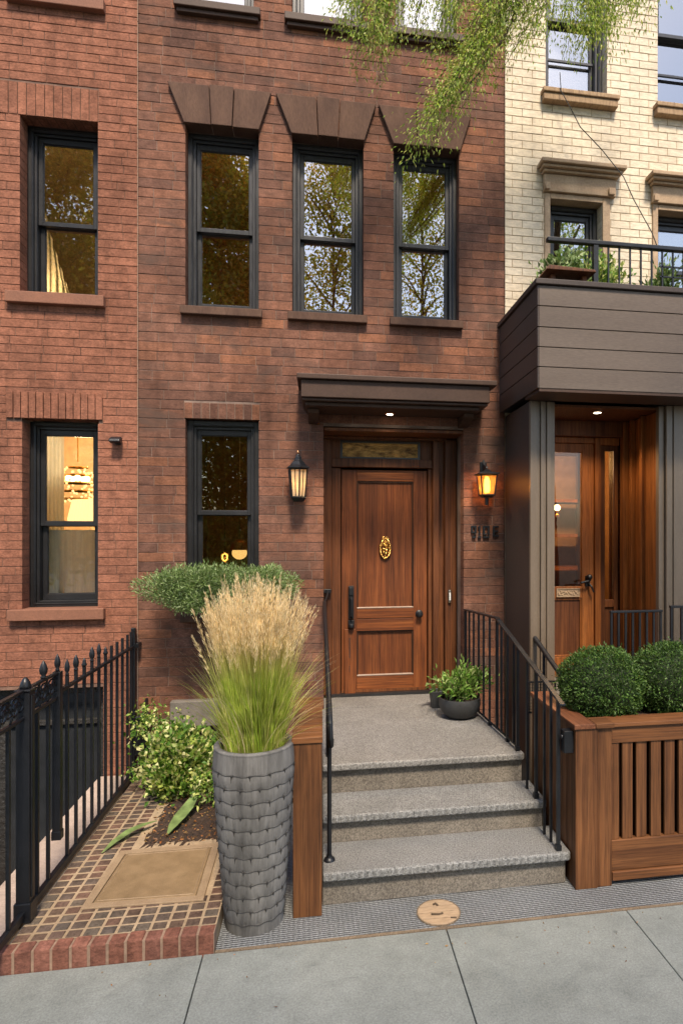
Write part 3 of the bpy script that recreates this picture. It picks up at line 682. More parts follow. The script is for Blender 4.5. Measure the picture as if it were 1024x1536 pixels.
for a, b, z1 in ((2.09,2.60,5.185),(3.16,3.72,5.17)):
    w = sash_window(ch, a, b, 4.06, z1, .1, M['sash_paint'], M['glass'], .55)
    s = MB()
    s.box(a-.055, a-.001, -.022, .09, 4.02, z1+.05); s.box(b+.001, b+.075, -.022, .09, 4.02, z1+.05); s.box(a-.001, b+.001, -.022, .09, z1+.001, z1+.05)
    s.box(a-.07, b+.12, -.05, -.003, z1+.053, z1+.21)
    s.box(a-.085, b+.135, -.085, -.003, z1+.213, z1+.235); s.box(a-.105, b+.155, -.12, -.003, z1+.238, z1+.262); s.box(a-.125, b+.18, -.15, -.003, z1+.265, z1+.30)
    s.box(a-.065, a-.02, -.075, -.052, z1+.06, z1+.12); s.box(b+.04, b+.10, -.075, -.052, z1+.06, z1+.12)
    s.build('window_hood', M['tan_stone'], w, bevel=.006)
room(ch, 1.72, 4.8, .299, 2.6, 3.6, 5.9, M['dark_room']); room(ch, 1.72, 4.8, .299, 2.5, 6.0, 8.2, M['dark_room'])
m_ = MB(); m_.profx([(0,8.9),(-.4,9.3),(-.42,9.4),(.3,9.4),(.3,8.9)], XR+.004, XB); m_.build('cornice', M['tan_stone'], ch)
# clad bay
X0, Y0, X1 = 1.619, -1.03, 4.7
core = MB(); core.box(X0+.014, X1, Y0+.014, -.004, 3.20, 3.97)
bay = core.build('entrance_bay', M['black_paint'], ch)
zs = [3.19, 3.353, 3.503, 3.653, 3.812, 3.968]
f = MB(); sd = MB()
for z0, z1 in zip(zs, zs[1:]):
    f.box(X0+.002, X1, Y0, Y0+.013, z0+.003, z1-.003)
    sd.box(X0-.011, X0+.0015, Y0, -.004, z0+.003, z1-.003)
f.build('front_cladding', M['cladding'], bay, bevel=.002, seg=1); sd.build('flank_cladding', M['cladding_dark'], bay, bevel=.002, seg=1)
q = MB(); q.box(X0-.03, X1, Y0-.022, -.004, 3.971, 4.012); q.build('coping', M['cladding_dark'], bay, bevel=.005)
q = MB(); q.box(X0+.005, X1, Y0+.005, -.70, 3.17, 3.196); q.build('soffit', M['canopy_paint'], bay)
# entrance enclosure
YF = -.70
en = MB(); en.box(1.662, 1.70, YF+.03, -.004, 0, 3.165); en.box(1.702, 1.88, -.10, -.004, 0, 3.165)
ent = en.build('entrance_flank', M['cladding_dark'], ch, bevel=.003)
p = MB()
for a, b, y in ((1.664,1.722,YF),(1.724,1.752,YF+.02),(1.754,1.786,YF+.006),(1.788,1.806,YF+.022),(1.808,1.842,YF+.010),(1.844,1.882,YF+.03)): p.box(a, b, y, YF+.09, 0, 3.168)
p.build('pilaster', M['pilaster'], ch, bevel=.004)
p = MB()
for a, b, y in ((2.80,2.85,YF+.04),(2.853,2.91,YF+.01),(2.913,3.05,YF),(3.053,3.12,YF+.02),(3.123,4.7,YF+.03)): p.box(a, b, y, YF+.09, 0, 3.168)
p.build('pilaster', M['pilaster'], ch, bevel=.004)
# recess lining
q = MB(); q.box(1.883, 1.90, YF+.09, .02, .75, 3.16); q.box(2.84, 2.86, YF+.092, -.36, .75, 3.14); q.box(2.86, 2.88, -.36, -.06, .75, 3.14); q.box(2.80, 2.845, -.37, -.33, .75, 3.14); q.box(2.815, 2.86, -.16, -.12, .75, 3.14); q.box(2.79, 2.95, -.055, .02, .75, 3.14); q.box(1.883, 1.96, -.03, .02, .75, 3.05)
lin = q.build('recess_lining', M['orange_wood'], ch, bevel=.004)
q = MB(); q.box(1.883, 2.86, YF+.092, .02, 3.145, 3.164); q.build('recess_ceiling', M['dark_wood'], ch)
q = MB(); q.box(1.86, 2.04, .104, .16, .7, 3.2); q.box(2.43, 2.652, .104, .16, .7, 3.2); q.box(2.748, 2.97, .104, .16, .7, 3.2); q.box(2.04,2.43,.104,.16,2.87,3.2); q.box(2.652,2.748,.104,.16,2.89,3.2); q.build('light_leak_boards', M['dark_wood'], ch)  # unseen boards added behind the door frame to block stray room light
q = MB(); q.box(1.885, 2.789, -.04, .02, 3.0, 3.1435); q.build('head_casing', M['dark_wood'], ch, bevel=.004)
q = MB(); q.lathe([(0,0),(.055,0),(.055,-.006),(.04,-.010),(0,-.010)], (2.346,-.46,3.1445), 24); q.build('light_trim', M['chrome'], ch, smooth='edge')
q = MB(); q.lathe([(0,-.0102),(.030,-.0102),(.030,-.0112),(0,-.0112)], (2.346,-.46,3.1445), 16); q.build('light_lens', M['downlight'], ch, smooth=True)
spot('recess_light', (2.346,-.46,3.10), 17, (1,.70,.38), 130, ch)
# neighbour's door and side light
YD = .05
q = MB(); q.box(2.545, 2.60, YD-.03, YD+.05, .75, 3.0); q.box(1.96, 2.545, YD-.02, YD+.05, 2.945, 3.0); q.box(2.60, 2.79, YD-.02, YD+.05, 2.93, 3.0)
q.build('door_frame', M['orange_wood'], ch, bevel=.004)
q = MB(); q.box(1.955, 2.045, YD, YD+.045, .78, 2.942); q.box(2.425, 2.543, YD, YD+.045, .78, 2.942)
q.box(2.045, 2.425, YD, YD+.045, 2.86, 2.942); q.box(2.045, 2.425, YD, YD+.045, 1.49, 1.60); q.box(2.045, 2.425, YD, YD+.045, .78, .945)
nd = q.build('door', M['orange_wood'], ch, bevel=.004)
q = MB(); q.box(2.047, 2.423, YD+.018, YD+.04, .947, 1.488); q.build('door_panel', M['dark_wood'], nd)
q = MB(); q.ring(2.047, 2.423, .947, 1.488, .014, .014, .014, .014, YD+.004, YD+.0175); q.build('panel_moulding', M['orange_wood'], nd, bevel=.004)
q = MB(); q.box(2.046, 2.424, YD+.02, YD+.026, 1.60, 2.86); q.build('door_pane', M['glass_shop'], nd)
q = MB(); q.box(2.17, 2.40, YD-.008, YD-.001, 1.505, 1.585); q.ring(2.17, 2.40, 1.505, 1.585, .008,.008,.008,.008, YD-.014, YD-.0085)
rr = random.Random(9)
for k in range(26): q.sphere((2.19+.19*k/25, YD-.010, 1.545+rr.uniform(-.02,.02)), rr.uniform(.006,.012), 8, 6, (1,.5,1))
q.build('letter_plate', M['drain'], nd)
q = MB(); q.box(2.455, 2.50, YD-.014, YD-.001, 1.60, 1.70); q.tube([(2.478,YD-.012,1.66),(2.478,YD-.06,1.66),(2.46,YD-.065,1.655),(2.39,YD-.06,1.64)], .011, 8); q.sphere((2.478,YD-.05,1.69), .028, 12, 8); q.tube([(2.478,YD-.02,1.64),(2.50,YD-.05,1.60),(2.52,YD-.05,1.55)], .009, 8)
q.build('door_handle', M['iron'], nd, bevel=.003)
q = MB(); q.box(2.602, 2.655, YD, YD+.045, .75, 2.928); q.box(2.745, 2.79, YD, YD+.045, .75, 2.928); q.box(2.655, 2.745, YD, YD+.045, 1.40, 1.47); q.box(2.655,2.745,YD,YD+.045,.75,.85); q.box(2.655, 2.745, YD, YD+.045, 2.88, 2.928); q.box(2.655,2.745,YD+.018,YD+.04,.85,1.40)
sl = q.build('side_light', M['dark_wood'], ch, bevel=.004)
q = MB(); q.box(2.656, 2.744, YD+.02, YD+.026, 1.47, 2.88); q.build('side_pane', M['glass_dark'], sl)
room(ch, 1.8, 3.6, .305, 3.0, .7, 3.2, M['shop_room'])
q = MB()
for z in (1.15, 1.62, 2.05, 2.5): q.box(1.85, 3.5, 2.2, 2.7, z, z+.04)
q.box(2.08,2.14,1.0,1.06,.7,3.19)
q.build('shelving', M['dark_wood'], ch)
point('shop_light', (2.7,1.3,2.9), 100, (1,.60,.28), .06, ch)
t = thing('wall_sconce', (2.375,.55,2.33), 'small glowing wall lamp seen through the glass of the cream house door', 'lamp')
q = MB(); q.sphere((2.375,.55,2.36), .032, 14, 10); q.build('globe', M['bulb'], t, smooth=True)
q = MB(); q.lathe([(0,-.06),(.018,-.06),(.02,-.04),(.008,-.03),(.012,0),(0,0)], (2.375,.55,2.33), 14); q.tube([(2.375,.55,2.28),(2.375,.75,2.24),(2.14,1.03,2.24)], .006, 6); q.build('bracket', M['brass'], t, smooth='edge')
q = MB(); q.box(1.70, 4.6, -.95, .3, -.1, .75); q.build('landing', M['riser'], ch)
# balcony railing
yb = -.88
q = MB(); q.box(1.735, 4.6, yb-.025, yb+.025, 4.368, 4.402)
br_ = q.build('balcony_railing', M['iron'], ch, bevel=.006)
for x in (2.135, 3.22):
    q = MB(); q.box(x-.02, x+.02, yb-.02, yb+.02, 4.014, 4.367); q.build('post', M['iron'], br_, bevel=.003)
q = MB(); q.box(2.68, 4.6, yb-.006, yb+.006, 4.235, 4.247); q.box(2.68, 4.6, yb-.006, yb+.006, 4.155, 4.165); q.build('mid_rail', M['iron'], br_)
for k in range(12):
    x = 2.245+.092*k
    if abs(x-3.22) < .05: continue
    q = MB(); q.box(x-.006, x+.006, yb-.006, yb+.006, 4.014, 4.367); q.build('baluster', M['iron'], br_)
pk = MB(); pk.add([(1.70,-.98,4.115),(2.10,-.98,4.115),(2.10,-.72,4.115),(1.70,-.72,4.115),(1.72,-.98,4.15),(2.09,-.98,4.135),(2.09,-.72,4.135),(1.72,-.72,4.15)], [(0,3,2,1),(4,5,6,7),(0,1,5,4),(1,2,6,5),(2,3,7,6),(3,0,4,7)])  # dark plank lying across the bay top, supports added below
pk.box(1.76,1.80,-.9,-.8,4.013,4.112); pk.box(2.02,2.06,-.9,-.8,4.013,4.112)
tag(pk.build('board', M['dark_wood'], bevel=.004), 'low dark wooden bench on top of the clad bay, by the window', 'board')

def leafy(name, c, rads, n, L, W, mat, label, cat, stems=8, seed=1, up=.4, extra=None, group=None, droop=.1, flat=1.0, base=None, lump=0):
    """shrub: stems from base to clumps, leaves scattered in clumps"""
    rg = np.random.default_rng(seed); t = thing(name, base or (c[0],c[1],c[2]-rads[2]), label, cat, group)
    b = np.array(base or (c[0],c[1],c[2]-rads[2])); st = MB(); P = []; D = []
    for k in range(stems):
        d = rg.normal(size=3); d /= np.linalg.norm(d); e = np.array(c) + d*np.array(rads)*rg.uniform(.5,.95)
        m = (b+e)/2 + np.array([0,0,.25*rads[2]])+rg.normal(size=3)*.1*np.array(rads)
        pts = [b+(rg.normal(size=3)*.02*np.array([1,1,0])), m, e]
        st.tube([tuple(p) for p in pts], [.006,.004,.0015], 5)
        nn = n//stems
        tt = np.clip(rg.beta(3,1.2,size=nn),0,1)[:,None]
        base_p = np.where(tt<.5, b+(m-b)*tt*2, m+(e-m)*(tt*2-1))
        off = rg.normal(size=(nn,3))*np.array(rads)*.22*flat
        P.append(base_p+off); D.append(off/np.array(rads)*.8 + (e-b)/np.linalg.norm(e-b)*.4 + rg.normal(size=(nn,3))*.35 + np.array([0,0,up]))
    P = np.concatenate(P); D = np.concatenate(D)
    k_ = P[:,2] > b[2]+.005; P, D = P[k_], D[k_]
    V, F = leaves_vf(P, D, L*rg.uniform(.6,1.25,len(P)), W*rg.uniform(.7,1.2,len(P)), rg, droop=droop)
    st.build('stem', M['twig'], t, smooth=True); npmesh('foliage', V, F, M[mat], t)
    return t
leafy('balcony_plant', (2.05,-.42,4.36), (.24,.14,.26), 1500, .055, .03, 'juniper', 'thin leafy plant on the balcony in front of the lower cream house window', 'plant', 7, 5, base=(2.05,-.42,4.013))
leafy('balcony_plant', (2.44,-.40,4.32), (.26,.14,.24), 1300, .055, .03, 'varieg', 'yellowish twiggy plant behind the balcony railing against the cream brick', 'plant', 8, 6, base=(2.42,-.40,4.013))
leafy('balcony_plant', (2.95,-.42,4.30), (.22,.14,.2), 800, .07, .024, 'juniper', 'dark spiky plant behind the balcony railing at the right edge', 'plant', 7, 8, base=(2.95,-.40,4.013))
q = MB(); q.tube([(2.153,-.09,6.30),(2.16,-.10,6.13),(2.25,-.16,5.9),(2.302,-.2,5.75),(2.44,-.34,5.48),(2.566,-.5,5.16),(2.60,-.62,4.9),(2.66,-.8,4.55),(2.677,-.86,4.40)], .004, 6)
tag(q.build('cable', M['cord'], smooth=True), 'thin dark cable slung across the cream brick down to the balcony railing', 'cable')

# ================================================================== LANTERNS
def lantern(x, z0, label, glass, bulb, ht, w0, w1, n, energy, style):
    y = -.14; t = thing('wall_lantern', (x,0,z0), label, 'wall lamp')
    cage = MB(); zt = z0+ht
    ph = math.pi/n if n == 4 else math.pi/6+.2
    P0 = [(x+w0*math.cos(ph+2*math.pi*k/n), y+w0*math.sin(ph+2*math.pi*k/n), z0) for k in range(n)]
    P1 = [(x+w1*math.cos(ph+2*math.pi*k/n), y+w1*math.sin(ph+2*math.pi*k/n), zt) for k in range(n)]
    for a, b in zip(P0, P1): cage.tube([a, b], .0065, 4)
    for P in (P0, P1):
        for k in range(n): cage.tube([P[k], P[(k+1)%n]], .006, 4)
    if style == 'hex':
        for k in range(n):
            a = Vector(P0[k]).lerp(Vector(P0[(k+1)%n]), .5); b = Vector(P1[k]).lerp(Vector(P1[(k+1)%n]), .5); cage.tube([a,b], .0035, 4)
    cage.build('cage', M['iron'], t)
    g = MB()
    for k in range(n):
        a, b, c_, d_ = [Vector((x,y,p[2])).lerp(Vector(p), .95) for p in (P0[k], P0[(k+1)%n], P1[(k+1)%n], P1[k])]
        g.add([a,b,c_,d_], [(0,1,2,3)])
    g.build('glass', M[glass], t)
    r_ = MB()
    if style == 'hex':
        r_.lathe([(0,0),(w1+.018,0),(w1+.02,.012),(w1*.9,.03),(w1*.62,.06),(w1*.40,.075),(w1*.38,.095),(w1*.2,.115),(.012,.125),(0,.127)], (x,y,zt+.004), n, ph)
        r2 = MB(); r2.lathe([(0,-.035),(w0*.75,-.035),(w0*.95,-.02),(w0+.012,0),(0,.0)], (x,y,z0-.004), n, ph)
    else:
        r_.lathe([(0,0),(w1+.03,0),(w1+.03,.008),(w1*.5,.028),(.012,.05),(0,.052)], (x,y,zt+.004), n, ph)
        r2 = MB(); r2.lathe([(0,-.02),(w0*.6,-.02),(w0+.012,0),(0,0)], (x,y,z0-.004), n, ph)
        r2.tube([(x,y,z0-.02),(x,y,z0-.09)], [.018,.014], 8)
    r_.build('roof', M['iron'], t, bevel=.002, seg=1); r2.build('base', M['iron'], t, bevel=.002, seg=1)
    if style == 'hex':
        q = MB(); q.lathe([(0,0),(.008,.002),(.011,.014),(.005,.028),(0,.034)], (x,y,zt+.128), 12); q.build('finial', M['copper'], t, smooth=True)
        q = MB(); q.box(x-.04, x+.04, -.022, -.003, z0-.02, z0+.10); q.box(x-.014,x+.014,-.14,-.02,z0-.03,z0-.005); q.build('wall_bracket', M['iron'], t, bevel=.004)
    else:
        q = MB(); q.box(x-.03, x+.03, -.022, -.003, zt+.0, zt+.13); q.profx([(-.02,zt+.02),(-.10,zt+.055),(-.15,zt+.06),(-.14,zt+.075),(-.06,zt+.10),(-.02,zt+.15)], x-.011, x+.011); q.build('wall_bracket', M['iron'], t, bevel=.004)
    q = MB(); q.lathe([(0,0),(.02,0),(.026,.03),(.024,.11),(.012,.14),(0,.145)] if style != 'hex' else [(0,0),(.012,0),(.013,.05),(.011,.12),(0,.13)], (x,y,z0+.02), 14); q.build('bulb', M[bulb], t, smooth=True)
    point('lantern_light', (x, y, z0+ht*.5), energy, (1,.50,.16), .03, t)
lantern(-.184, 2.405, 'black six sided lantern with pale cream glass on the brick left of the door', 'cream_glass', 'bulb_dim', .235, .062, .082, 6, .5, 'hex')
lantern(1.455, 2.44, 'small black box lantern glowing amber above the house number', 'amber_glass', 'bulb', .175, .078, .105, 4, 13.0, 'box')

# ================================================================== STOOP
st = thing('stoop', (.7,-1.0,0), 'grey granite stoop with two steps and a wide landing in front of the wooden door', 'steps')
def step(x0, x1, xn, yf, yn, z0, zt, z1, yb, m):
    q = MB(); q.box(x0, x1, yf, yb, z0, zt-.001); s_ = q.build('step', M['riser'], st, bevel=.004)
    q = MB(); q.slab([(x0,yn),(xn-.02,yn),(xn-.005,yn+.006),(xn,yn+.02),(xn,yb),(x0,yb)], zt, z1); q.build('tread', M[m], s_, bevel=.012, seg=3)
step(.014, 1.452, 1.475, -1.965, -2.005, 0, .148, .200, -1.645, 'tread')
step(.014, 1.425, 1.445, -1.640, -1.682, 0, .325, .375, -1.325, 'tread')
q = MB(); q.slab([(.014,-1.32),(1.39,-1.32),(1.30,-.006),(.014,-.006)], 0, .524); ld = q.build('landing', M['riser'], st, bevel=.004)
q = MB(); q.slab([(.014,-1.362),(1.385,-1.362),(1.402,-1.345),(1.315,-.006),(.014,-.006)], .525, .573); q.build('tread', M['landing'], ld, bevel=.012, seg=3)
q = MB(); q.box(.034, 1.270, -.0055, .36, .3, .572); q.build('door_slab', M['landing'], st)

# cheek box left of the steps
cb = thing('cheek_wall', (-.07,-2.0,0), 'tall narrow wooden cheek box beside the steps, next to the grey planter', 'wooden post')
q = MB(); q.box(-.146, .010, -2.062, -2.025, 0, .952); q.build('front_board', M['cedar'], cb, bevel=.004)
q = MB(); q.box(-.144, -.115, -2.024, -1.22, 0, .952); q.box(-.022, .009, -2.024, -1.22, 0, .952); q.box(-.114,-.023,-1.25,-1.22,0,.952); q.build('side_board', M['cedar'], cb, bevel=.003)
q = MB(); n = 10
for k in range(n): a = -2.072+.86*k/n; q.box(-.152, .0135, a+.0008, a+.86/n-.0008, .953, .985)
q.build('cap', M['cedar_x'], cb, bevel=.002, seg=1)

# wooden planter box right of the steps
pb = thing('planter_box', (2.2,-1.9,0), 'large slatted wooden planter box holding two clipped boxwood balls', 'planter')
q = MB(); q.box(1.480, 1.618, -2.055, -1.92, 0, .945); q.build('corner_post', M['cedar'], pb, bevel=.005)
q = MB(); q.box(1.620, 1.712, -2.045, -1.92, 0, .945); q.build('corner_post', M['cedar'], pb, bevel=.005)
q = MB(); q.box(1.714, 3.3, -2.035, -1.99, .845, .945); q.box(1.714, 3.3, -2.035, -1.99, .085, .265); q.box(1.714, 3.3, -2.05, -1.98, .03, .083); q.build('front_rail', M['cedar_x'], pb, bevel=.004)
k = 0; x = 1.735
q = MB(); q.box(1.714, 1.766, -2.028, -1.995, .266, .844); q.build('slat', M['cedar'], pb, bevel=.003)
x = 1.788
while x < 3.2:
    q = MB(); q.box(x, x+.066, -2.026+.004*(k%2), -1.998, .266, .844); q.build('slat', M['cedar'], pb, bevel=.003); x += .066+.026; k += 1
q = MB(); q.box(1.714, 3.3, -1.965, -1.94, .03, .94); q.build('backing', M['black_wood'], pb)
q = MB()
for j in range(4): q.box(1.482, 1.51, -1.918+.15*j, -1.918+.15*j+.147, 0, .945)
q.box(1.482, 3.3, -1.30, -1.27, 0, .945); q.build('side_board', M['cedar'], pb, bevel=.003)
q = MB(); q.box(1.468, 1.60, -2.066, -1.27, .946, .976); q.build('cap', M['cedar_y'], pb, bevel=.004)
q = MB(); q.box(1.602, 1.72, -2.066, -1.93, .946, .976); q.box(1.722, 3.3, -2.052, -1.90, .946, .970); q.build('cap', M['cedar_x'], pb, bevel=.004)
q = MB(); q.box(1.602, 3.29, -1.898, -1.302, .80, .925); q.build('soil', M['soil'], pb)

def boxwood(c, r, seed, label):
    rg = np.random.default_rng(seed); t = thing('boxwood_ball', (c[0],c[1],c[2]-r*.9), label, 'shrub', 'clipped boxwood balls in the wooden planter box')
    n = 15000; d = unit(rg.normal(size=(n,3)))
    lump = 1+.05*np.sin(d[:,0]*5+seed)*np.cos(d[:,2]*4+d[:,1]*3)+.05*np.sin(d[:,0]*11+d[:,1]*9+d[:,2]*13+seed)+.025*np.sin(d[:,0]*23-d[:,2]*19)
    lump = lump*(1+.16*(rg.uniform(0,1,n)>.972)*rg.uniform(0,1,n))
    rad = r*lump*(1-np.abs(rg.normal(size=n))*.085+.015)
    sc = np.array([1.03,.95,.94]); P = np.array(c)+d*rad[:,None]*sc
    k = P[:,2] > c[2]-r*.86
    P, d2 = P[k], d[k]; D = d2+rg.normal(size=P.shape)*.75+np.array([0,0,.25])
    V, F = leaves_vf(P, D, rg.uniform(.011,.025,len(P)), rg.uniform(.006,.011,len(P)), rg, .3)
    npmesh('foliage', V, F, M['boxwood'], t)
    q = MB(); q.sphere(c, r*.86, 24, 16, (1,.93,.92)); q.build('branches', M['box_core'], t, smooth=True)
boxwood((1.80,-1.70,1.105), .262, 3, 'round clipped boxwood nearer to the steps in the wooden planter box')
boxwood((2.30,-1.66,1.10), .27, 4, 'round clipped boxwood at the right edge of the photo, cut off by the frame')

# ================================================================== HANDRAILS
hr = thing('handrail', (.06,-1.0,0), 'black iron handrail of one bare bar left of the steps', 'handrail')
q = MB(); q.tube([(.035,-.03,1.50),(.036,-.1,1.50),(.045,-1.0,1.30),(.052,-1.70,1.125),(.054,-1.86,1.07),(.056,-1.93,1.01),(.058,-1.94,.93),(.062,-1.90,.88),(.064,-1.86,.90)], .016, 10); q.build('rail', M['iron'], hr, smooth='edge')
q = MB(); q.tube([(.053,-1.86,.202),(.053,-1.86,1.06)], .013, 10); q.build('post', M['iron'], hr, smooth='edge')
q = MB(); q.tube([(.050,-1.2,.575),(.050,-1.2,1.24)], .012, 10); q.build('post', M['iron'], hr, smooth='edge')
q = MB(); q.lathe([(0,0),(.034,0),(.03,.012),(.018,.02),(.016,.03),(0,.03)], (.053,-1.86,.2005), 16); q.build('foot', M['iron'], hr, smooth='edge')
q = MB(); q.box(.031,.10,.31,.355,1.55,1.585); q.tube([(.035,-.03,1.50),(.06,.10,1.54),(.07,.31,1.565)], .009, 8); q.build('wall_bracket', M['iron'], hr, bevel=.003)

rr_ = thing('stair_railing', (1.37,-1.0,0), 'black iron railing with pickets right of the steps', 'railing')
def rx(y): return 1.285-.062*y
top = [(0-.012,1.412),(-.87,1.449),(-.93,1.43),(-1.225,1.339),(-1.475,1.258),(-1.802,1.163),(-2.03,1.085)]
def ztop(y):
    for (a, za), (b, zb) in zip(top, top[1:]):
        if b <= y <= a: return za+(zb-za)*(y-a)/(b-a)
    return top[-1][1]
q = MB()
for (a, za), (b, zb) in zip(top, top[1:]):
    w = .017; h = .007
    q.add([(rx(a)-w,a,za-h),(rx(a)+w,a,za-h),(rx(a)+w,a,za+h),(rx(a)-w,a,za+h),(rx(b)-w,b,zb-h),(rx(b)+w,b,zb-h),(rx(b)+w,b,zb+h),(rx(b)-w,b,zb+h)], [(0,1,2,3),(7,6,5,4),(0,4,5,1),(1,5,6,2),(2,6,7,3),(3,7,4,0)])
q.build('rail', M['iron'], rr_, bevel=.003)
q = MB(); q.tube([(rx(-.03),-.03,.603),(rx(-1.29),-1.29,.603)], .011, 4); q.build('base_rail', M['iron'], rr_)
ys = [-.03,-.144,-.272,-.414,-.545,-.697,-.871,-.968,-1.098,-1.225,-1.30,-1.475,-1.63,-1.76,-1.86,-1.965]
for y in ys:
    zb = .6 if y > -1.28 else (.573 if y > -1.33 else (.375 if y > -1.655 else .20))
    r_ = .010 if y in (-1.30,-1.63,-1.965,-.03,-.871) else .0075
    q = MB(); q.box(rx(y)-r_, rx(y)+r_, y-r_, y+r_, zb, ztop(y)-.006)
    if r_ > .009 and zb < .59: q.box(rx(y)-.016, rx(y)+.016, y-.016, y+.016, zb, zb+.012+.02)
    q.build('picket', M['iron'], rr_)
for y in (-.25,-.7,-1.1):
    q = MB(); q.box(rx(y)-.014, rx(y)+.014, y-.014, y+.014, .5735, .597); q.build('foot', M['iron'], rr_)
q = MB(); q.box(1.42, 1.478, -2.03, -1.97, .80, .93); q.lathe([(0,0),(.014,0),(.012,.01),(0,.012)], (0,0,0), 12)
q.v = q.v[:8]+[(1.42-v[2], -2.0+v[0], .89+v[1]) for v in q.v[8:]]; q.build('end_plate', M['iron'], rr_, bevel=.003)

nr = thing('handrail', (1.72,-.9,.75), 'short sloping black handrail in front of the fluted pilaster', 'handrail')
q = MB(); q.tube([(1.70,-.62,1.26),(1.703,-.68,1.262),(1.745,-1.16,1.055),(1.77,-1.40,.95)], .02, 10); q.build('rail', M['iron'], nr, smooth='edge')
q = MB(); q.sphere((1.70,-.62,1.26), .026, 12, 8); q.build('knob', M['chrome'], nr, smooth=True)
q = MB(); q.tube([(1.72,-.86,.75),(1.72,-.86,1.18)], .012, 8); q.build('post', M['iron'], nr)
def low_rail(x0, x1, z, y, label, n):
    t = thing('low_railing', ((x0+x1)/2,y,.75), label, 'railing', 'low railings in front of the cream house door')
    q = MB(); q.box(x0, x1, y-.014, y+.014, z, z+.018); q.build('rail', M['iron'], t, bevel=.003)
    for k in range(n):
        x = x0+.012+(x1-x0-.024)*k/(n-1); q = MB(); q.box(x-.008, x+.008, y-.008, y+.008, .2 if y < -.95 else .751, z-.001); q.build('picket', M['iron'], t)
low_rail(2.20, 2.635, 1.485, -1.0, 'low black iron railing directly below the amber wooden side wall, left of the taller one', 8)
low_rail(2.70, 3.25, 1.515, -1.0, 'slightly taller black iron railing at the right edge of the photo', 7)
mg = thing('mesh_guard', (1.62,-1.15,0), 'small black mesh guard behind the cap of the wooden planter box', 'guard')
q = MB(); q.ring(1.47, 1.69, .80, 1.03, .01, .01, .01, .012, -1.20, -1.185)
for k in range(9): q.box(1.49+.021*k, 1.494+.021*k, -1.197, -1.188, .81, 1.018)
for k in range(9): q.box(1.48, 1.68, -1.1875, -1.184, .825+.022*k, .828+.022*k)
q.box(1.472,1.482,-1.2,-1.185,0,.80); q.box(1.678,1.688,-1.2,-1.185,0,.80); q.build('grille', M['iron'], mg)

# ================================================================== IRON FENCE
fe = thing('iron_fence', (-1.5,-1.2,.1), 'black iron fence with finials between the brick paving and the areaway', 'fence')
XF = -1.5
def zt(y): return 1.285
q = MB(); q.box(XF-.014, XF+.014, -3.2, -.01, .125, .165); q.box(XF-.010, XF+.010, -3.2, -1.62, 1.14, 1.16); q.build('bottom_rail', M['iron'], fe, bevel=.004)
q = MB(); q.box(XF-.013, XF+.013, -1.60, -.01, 1.168, 1.188); q.box(XF-.012, XF+.012, -1.98, -1.62, 1.285, 1.30); q.box(XF-.012, XF+.012, -3.2, -2.06, 1.285, 1.30); q.build('top_rail', M['iron'], fe, bevel=.003)
def finial(o, x, y, z, s=1, kind=0):
    q = MB()
    q.lathe([(0,0),(.012*s,0),(.014*s,.010),(.009*s,.016),(.017*s,.03),(.019*s,.05),(.013*s,.075),(.004*s,.095),(0,.10)] if kind == 0 else [(0,0),(.015,0),(.017,.008),(.011,.02),(.011,.03),(.004,.05),(0,.052)], (x,y,z), 10)
    q.build('finial', M['iron'], o, smooth=True)
posts = [(-2.017,.033,.105,1.285,1), (-1.612,.022,.33,1.30,0), (-.10,.016,.10,1.33,2)]
for y, w, z0, z1, k in posts:
    q = MB(); q.box(XF-w, XF+w, y-w, y+w, z0, z1)
    if k == 1:
        for s in (-1, 1): q.box(XF+s*w*1.02-.006, XF+s*w*1.02+.006, y-w*.5, y+w*.5, z0+.12, z1-.02)
        q.box(XF-w-.006, XF+w+.006, y-w-.006, y+w+.006, z1+.001, z1+.014); q.box(XF-w-.008,XF+w+.008,y-w-.008,y+w+.008,z0+.001,z0+.10)
    p = q.build('post', M['iron'], fe, bevel=.004)
    if k == 1:
        q = MB(); q.lathe([(0,0),(.026,0),(.027,.012),(.022,.03),(.012,.05),(0,.058)], (XF,y,z1+.015), 16); q.build('finial', M['iron'], p, smooth=True)
    if k == 0:
        q = MB(); q.box(XF-.026, XF+.026, y-.025, y+.025, z0-.001, z0+.05); q.build('gate_stop', M['iron'], p, bevel=.004)
y = -1.425
pys = [-1.47,-1.33,-1.19,-1.05,-.915,-.78,-.65,-.52,-.39,-.26,-.165,-.045]
for i, y in enumerate(pys):
    q = MB(); z1 = 1.245 if i < 6 else 1.28+.006*(i-6)
    q.box(XF-.0085, XF+.0085, y-.0085, y+.0085, .166, z1); p = q.build('picket', M['iron'], fe)
    if i < 6: finial(p, XF, y, z1, .95 if i % 2 else .8, i % 3 == 2)
for y in (-1.74,-1.88,-2.2,-2.36,-2.52,-2.68,-2.84,-3.0):
    q = MB(); q.box(XF-.0085, XF+.0085, y-.0085, y+.0085, .166, 1.139); p = q.build('picket', M['iron'], fe)
finial(fe, XF, -1.80, 1.301, 1.15); finial(fe, XF, -1.612, 1.302, .9)
def scroll(c, r, turns, flip, dz=0):
    pts = []
    for k in range(40):
        a = turns*2*math.pi*k/39; q_ = r*(1-.8*k/39); pts.append((XF, c[0]+flip*q_*math.cos(a), c[1]+q_*math.sin(a)))
    return pts
